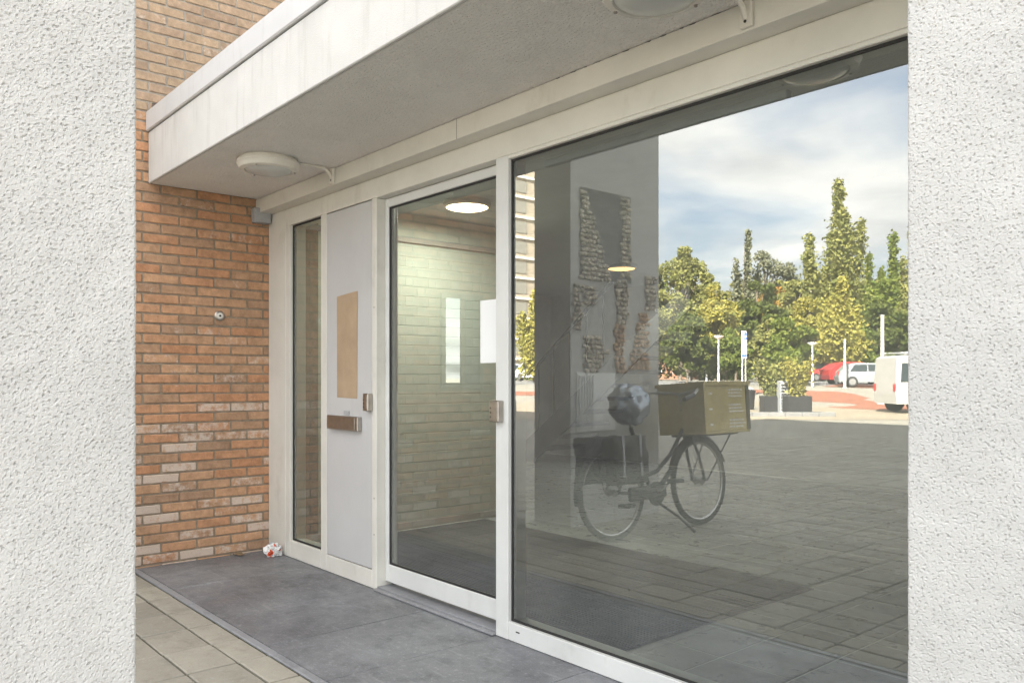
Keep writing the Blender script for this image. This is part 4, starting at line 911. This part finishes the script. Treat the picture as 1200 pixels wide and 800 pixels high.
def shrub(px, dist, z0, hw, h, label, col, n=1100, nm='shrub'):
    x, y, z = out_at(px, dist); t = thing(nm, label, 'shrub', (x, y, z + z0), 0, 'shrubs growing in the planters')
    st = MB(); pts = []
    for k in range(12):
        a = random.uniform(0, 6.28); tp = Vector((hw * random.uniform(.2, .9) * math.cos(a), hw * random.uniform(.2, .9) * math.sin(a), h * random.uniform(0.55, 1.0)))
        st.tube([(0, 0, -0.05), tp * 0.5 + Vector((0, 0, 0.05)), tp], [0.014, 0.01, 0.004], 5)
        for q in range(n // 12): s = random.random() ** .6; c = tp * s; pts.append((c.x + random.gauss(0, .10), c.y + random.gauss(0, .10), max(0.0, c.z + random.gauss(0, .10))))
    st.build('stems', bark, t); link('foliage', leaves_mesh('foliage', pts, 0.055, L[col]), t)
planter(906, 27.0, 0.75, 0.6, 0.55, 'dark slatted planter with olive shrubs, next to the litter bin')
shrub(906, 27.0, 0.5, 0.80, 1.25, 'loose olive shrub in the planter next to the litter bin', 'olive', 2200)
planter(934, 25.6, 0.72, 0.6, 0.58, 'dark slatted planter with yellow shrubs, next to the grey cabinet')
shrub(934, 25.6, 0.52, 0.62, 1.3, 'yellow-green shrub in the planter next to the grey cabinet', 'yellow', 2000)
x, y, z = out_at(921, 26.6); cbn = thing('cabinet', 'dark grey ribbed utility cabinet between the two planters', 'cabinet', (x, y, z), R(180) - YAW)
MB().cbox(-0.24, 0.24, -0.2, 0.2, 0, 1.05, 0.02).build('body', M['greybox'], cbn)
for k in range(9): MB().cbox(-0.22, 0.22, -0.212, -0.2, 0.08 + k * 0.1, 0.14 + k * 0.1, 0.004).build('rib', M['black'], cbn)
x, y, z = out_at(877, 29.5); bn = thing('litter_bin', 'dark round litter bin beside the planters', 'bin', (x, y, z))
MB().lathe([(0.20, 0), (0.24, 0.62), (0.25, 0.63), (0.25, 0.68), (0.20, 0.72)], n=20).build('drum', M['black'], bn, True); MB().lathe([(0.205, 0.721), (0.12, 0.80), (0.02, 0.82)], n=20).build('lid', M['greybox'], bn, True)
# low kerbed island, kerb colour darkened to stand for the shade there
isl = thing('kerb_island', 'low grey kerbed island below the planters', 'kerb', out_at(905, 25.4), R(180) - YAW)
for k in range(7): MB().cbox(-1.55 + k * 0.5, -1.06 + k * 0.5, -1.1, -0.94, -0.02, 0.12, 0.015).build('kerb_stone', M['grey_road'], isl)
MB().box(-1.55, 1.93, -0.939, 1.6, -0.02, 0.0).build('island_top', M['grey_road'], isl)

# ---- street lamps, sign, mast
white_steel = mat('pale_steel_post', (0.62, 0.62, 0.60), 0.45, var=0.05)
def street_lamp(px, dist, top, label):
    x, y, z = out_at(px, dist); h = CAMH + (HOR - top) / FPX * dist - z; t = thing('street_lamp', label, 'street lamp', (x, y, z), 0, 'street lamps on the square')
    b = MB(); b.tube([(0, 0, -0.1), (0, 0, 0.9), (0, 0, 0.91), (0, 0, h - 0.25)], [0.075, 0.075, 0.05, 0.042], 10); b.build('post', white_steel, t, True)
    MB().lathe([(0.05, h - 0.25), (0.10, h - 0.20), (0.30, h - 0.06), (0.31, h - 0.03), (0.12, h), (0.02, h + 0.01)], n=20).build('head', M['paper'], t, True)
street_lamp(842, 47, 393, 'tall pale street lamp beside the blue and white sign')
street_lamp(828, 66, 404, 'small pale street lamp standing in the yellow trees')
street_lamp(952, 50, 401, 'pale street lamp behind the planters')
street_lamp(1011, 75, 412, 'thin distant street lamp behind the red car')
street_lamp(866, 31, 449, 'waist-high white bollard lamp next to the litter bin')
x, y, z = out_at(872, 40); sg = thing('information_sign', 'tall narrow white sign with blue top on two posts', 'sign', (x, y, z), R(180) - YAW)
h0, h1 = CAMH + (HOR - 420) / FPX * 40 - z, CAMH + (HOR - 388) / FPX * 40 - z
MB().cbox(-0.13, 0.13, -0.02, 0.02, h0, h1, 0.004).build('board', M['paper'], sg); bl = mat('sign_blue', (0.05, 0.12, 0.42), 0.5)
MB().box(-0.12, 0.02, -0.023, -0.0205, h1 - 0.42, h1 - 0.06).build('blue_field', bl, sg); MB().box(-0.08, -0.02, -0.0255, -0.0232, h1 - 0.33, h1 - 0.22).build('symbol', M['paper'], sg)
MB().box(-0.12, 0.12, -0.023, -0.0205, h0 + 0.08, h0 + 0.2).build('blue_band', bl, sg)
for s_ in (-0.08, 0.08): MB().tube([(s_, 0.03, -0.1), (s_, 0.03, h1 - 0.1)], 0.03, 8).build('post', white_steel, sg, True)
def mast(px, dist, top, r, label, m):
    x, y, z = out_at(px, dist); h = CAMH + (HOR - top) / FPX * dist - z; t = thing('mast', label, 'mast', (x, y, z))
    MB().tube([(0, 0, -0.1), (0, 0, h * 0.3), (0, 0, h)], [r, r * 0.9, r * 0.75], 12).build('pole', m, t, True); MB().lathe([(r * .9, h), (r * .8, h + .03), (0.01, h + 0.05)], n=12).build('cap', M['greybox'], t); MB().lathe([(r * 2.2, 0), (r * 2.2, 0.05), (r * 1.1, 0.08)], n=12).build('base_plate', M['greybox'], t)
mast(1034, 34, 370, 0.10, 'thick grey mast beside the white van', mat('grey_mast', (0.36, 0.35, 0.33), 0.6, var=0.1)); mast(990, 48, 398, 0.075, 'white pole standing in front of the red car', white_steel)

# ---- vehicles
def car(px, dist, rz, paint, label, van=False, name='parked_car', s=1.0):
    x, y, z = out_at(px, dist); t = thing(name, label, 'van' if van else 'car', (x, y, z), rz, 'vehicles parked round the square')
    pm_ = mat(name + '_paint', paint, 0.25, 0.1, spec=0.6); gl = mat('car_glass', (0.03, 0.04, 0.045), 0.05); tyr = mat('car_tyre', (0.02, 0.02, 0.02), 0.8); rim = mat('car_rim', (0.5, 0.5, 0.5), 0.35, 1.0)
    if van:
        Lh, W, prof, gp = 1.75, 0.85, [(-1.72, .30), (-1.75, .62), (-1.74, 1.0), (-1.70, 1.80), (-1.55, 1.88), (0.30, 1.88), (0.75, 1.78), (1.35, 1.16), (2.05, 0.98), (2.2, .78), (2.2, .32)], None
        win = [[(-1.60, 1.02), (-1.55, 1.66), (-1.12, 1.68), (-0.45, 1.05)], [(-0.36, 1.15), (-0.36, 1.70), (0.52, 1.66), (1.02, 1.17)]]; ws = [(0.82, 1.72), (1.33, 1.20)]
    else:
        Lh, W, prof = 2.1, 0.85, [(-2.05, .30), (-2.1, .60), (-2.02, .92), (-1.55, 1.36), (-1.1, 1.47), (0.05, 1.46), (0.35, 1.38), (1.0, .96), (1.85, .82), (2.08, .62), (2.05, .30)]
        win = [[(-1.40, .98), (-1.15, 1.34), (-0.45, 1.37), (-0.45, .97)], [(-0.38, .97), (-0.38, 1.37), (0.08, 1.35), (0.72, .96)]]; ws = [(0.36, 1.34), (0.95, .98)]
    belt = 1.08 if van else 0.95; tuck = 0.07 if van else 0.16
    # loft the side profile across the width, the glasshouse leaning inwards
    v = []; f = []; n = len(prof); secs = [-1, -0.94, 0.94, 1]
    for q in secs:
        for (a, c) in prof:
            k = max(0, (c - belt) / 0.5); wy = W * (1 - tuck * min(1, k)) ; e = 0.97 if abs(q) == 1 else 1.0
            v.append((a * e, q * wy, 0.3 + (c - 0.3) * (0.975 if abs(q) == 1 else 1)))
    for i in range(3):
        for j in range(n): f.append((i * n + j, i * n + (j + 1) % n, (i + 1) * n + (j + 1) % n, (i + 1) * n + j))
    f.append(tuple(range(n))[::-1]); f.append(tuple(3 * n + j for j in range(n)))
    b = MB(); b.add(v, f); b.build('body', pm_, t, False)
    def yy(c): return W * (1 - tuck * min(1, max(0, (c - belt) / 0.5)))
    for s_ in (-1, 1):
        for poly in win:
            b = MB(); k = len(poly); b.add([(a, s_ * (yy(c) + 0.004), c) for a, c in poly] + [(a, s_ * (yy(c) - 0.03), c) for a, c in poly], [tuple(range(k)), tuple(range(k, 2 * k))[::-1]] + [(i, (i + 1) % k, k + (i + 1) % k, k + i) for i in range(k)]); b.build('window', gl, t)
        b = MB(); b.box(0.55 if van else 0.5, 0.7 if van else 0.62, s_ * (W + 0.02), s_ * (W + 0.14), belt + 0.05, belt + 0.2); b.build('mirror', pm_, t)
        fx = prof[-2][0]; b = MB(); b.box(fx - 0.16, fx + 0.012, s_ * (W - 0.32), s_ * (W - 0.06), 0.66, 0.80); b.build('headlight', M['paper'], t)
        b = MB(); b.box(-Lh - 0.012, -Lh + 0.08, s_ * (W - 0.22), s_ * (W - 0.06), 0.72, 0.95); b.build('tail_light', mat('tail_red', (0.4, 0.02, 0.02), 0.3), t)
        b = MB(); b.box(-0.02, 0.14, s_ * (W + 0.001), s_ * (W + 0.02), belt - 0.12, belt - 0.08); b.build('door_handle', M['black'], t)
        for wx in ((-1.05, 1.35) if van else (-1.3, 1.35)):
            wm = MB().lathe([(0.20, -0.10), (0.30, -0.11), (0.32, -0.08), (0.32, 0.08), (0.30, 0.11), (0.20, 0.10)], (wx, s_ * (W - 0.08), 0.32), 'Y', 24).build('wheel', tyr, t, True)
            MB().lathe([(0.20, -0.112), (0.16, -0.09), (0.03, -0.10)] if s_ < 0 else [(0.20, 0.112), (0.16, 0.09), (0.03, 0.10)], (wx, s_ * (W - 0.08), 0.32), 'Y', 20).build('rim', rim, wm, True)
    (a0, c0), (a1, c1) = ws; w0, w1 = yy(c0) * 0.86, yy(c1) * 0.92
    off = 0.03; b = MB(); b.add([(a0 + off, -w0, c0 + off), (a0 + off, w0, c0 + off), (a1 + off, w1, c1 + off), (a1 + off, -w1, c1 + off), (a0 - .02, -w0, c0 - .02), (a0 - .02, w0, c0 - .02), (a1 - .02, w1, c1 - .02), (a1 - .02, -w1, c1 - .02)], [(0, 1, 2, 3), (7, 6, 5, 4), (0, 4, 5, 1), (1, 5, 6, 2), (2, 6, 7, 3), (3, 7, 4, 0)]); b.build('windscreen', gl, t)
    if van:
        b = MB()
        for q in (-0.6, 0.6): b.tube([(-1.5, q, 1.98), (0.1, q, 1.98)], 0.02, 6)
        for q in (-1.4, -0.7, 0.0): b.tube([(q, -0.7, 1.98), (q, 0.7, 1.98)], 0.018, 6); b.tube([(q, -0.7, 1.85), (q, -0.7, 1.98)], 0.015, 5); b.tube([(q, 0.7, 1.85), (q, 0.7, 1.98)], 0.015, 5)
        b.build('roof_rack', M['greybox'], t)
    t.scale = (s, s, s); return t
RGT = math.atan2(-R1, R0)        # heading that runs towards the roughcast wall end in the glass
car(1098, 27.0, RGT, (0.42, 0.42, 0.41), 'white van with a roof rack beside the thick mast', True, 'parked_van')
car(1003, 54, RGT, (0.36, 0.03, 0.03), 'dark red car parked behind the white pole')
car(972, 64, RGT + R(180), (0.40, 0.05, 0.05), 'bright red car parked behind the pale street lamp')
car(1022, 50, RGT + R(12), (0.26, 0.28, 0.30), 'silver car parked behind the white van')
car(940, 66, RGT, (0.42, 0.42, 0.41), 'white car parked past the planters')
car(629, 66, RGT + R(60), (0.5, 0.5, 0.49), 'white car near the slim yellow tree')
car(606, 70, RGT, (0.35, 0.37, 0.40), 'grey car near the banded tower block')

# ---- buildings far behind
def house(px, dist, wpx, hgt_, label, wallc, roofc):
    x, y, z = out_at(px, dist); w_ = wpx / FPX * dist; t = thing('terraced_house', label, 'house', (x, y, z), R(180) - YAW, 'brick houses behind the trees')
    wm = mat('house_brick', wallc, 0.9, var=0.15, vscale=1.5)
    MB().box(-w_ / 2, w_ / 2, 0, 8, -0.5, hgt_).build('wall', wm, t)
    MB().add([(-w_ / 2 - .2, -0.4, hgt_ - .05), (w_ / 2 + .2, -0.4, hgt_ - .05), (w_ / 2 + .2, 4, hgt_ + 3), (-w_ / 2 - .2, 4, hgt_ + 3), (-w_ / 2 - .2, 8.4, hgt_ - .05), (w_ / 2 + .2, 8.4, hgt_ - .05)], [(0, 1, 2, 3), (3, 2, 5, 4), (0, 3, 4), (1, 5, 2), (0, 4, 5, 1)]).build('roof', mat('roof_tile', roofc, 0.9, var=0.15, vscale=2), t)
    k = max(2, int(w_ / 2.6))
    for i in range(k):
        for zz_ in (0.9, 3.6):
            if zz_ + 1.5 > hgt_: continue
            cx = -w_ / 2 + (i + 0.5) * w_ / k
            wi = MB().box(cx - 0.75, cx + 0.75, -0.06, 0.02, zz_, zz_ + 1.5).build('window', M['paper'], t)
            for s_ in (-0.36, 0.36): MB().box(cx + s_ - 0.30, cx + s_ + 0.30, -0.075, -0.0605, zz_ + 0.1, zz_ + 1.4).build('pane', mat('far_pane', (0.05, 0.06, 0.07), 0.1), wi)
house(852, 128, 60, 5.6, 'red brick house with white windows behind the tall lamp post', (0.30, 0.15, 0.09), (0.16, 0.07, 0.05))
house(948, 130, 80, 5.6, 'pale brick house behind the middle lamp post', (0.36, 0.22, 0.15), (0.14, 0.07, 0.05))
house(1030, 134, 60, 5.6, 'brown brick house behind the parked cars', (0.24, 0.14, 0.09), (0.10, 0.06, 0.05))
house(770, 132, 70, 5.6, 'red brick house behind the round olive tree', (0.30, 0.16, 0.10), (0.15, 0.07, 0.05))

tx = -92.0; tw = thing('tower_block', 'tan brick tower block with white floor bands and corner strip', 'building', (tx - 7, -70, 0.85))
def tpart(n, m, b): return part(tw, n, m, b)
r634 = (F0 + (34 / FPX) * R0, F1 + (34 / FPX) * R1); yend = MIR - r634[1] * tx / r634[0]
tan = mat('tan_brick', (0.42, 0.36, 0.28), 0.9, var=0.1, vscale=0.5)
tpart('wall', tan, MB().box(tx - 14, tx, yend, yend + 44, 0, 38.5))
for k in range(1, 13):
    zb = 0.85 + 3.05 * k
    tpart('floor_band', M['paper'], MB().box(tx, tx + 0.25, yend + 0.3, yend + 44, zb - 0.12, zb + 0.16))
    for q in range(6):
        y0 = yend + 3 + q * 7
        tpart('window', mat('tower_pane', (0.30, 0.29, 0.25), 0.4) if (k == 1 and q == 0) else bpy.data.materials['tower_pane'], MB().box(tx + 0.001, tx + 0.08, y0, y0 + 3.6, zb - 2.3, zb - 0.6))
tpart('corner_strip', M['paper'], MB().box(tx - 0.2, tx + 0.3, yend - 0.35, yend + 0.299, 0, 38.6))
tpart('parapet', M['paper'], MB().box(tx - 14.1, tx + 0.2, yend + 0.3, yend + 44.1, 38.51, 39.2))
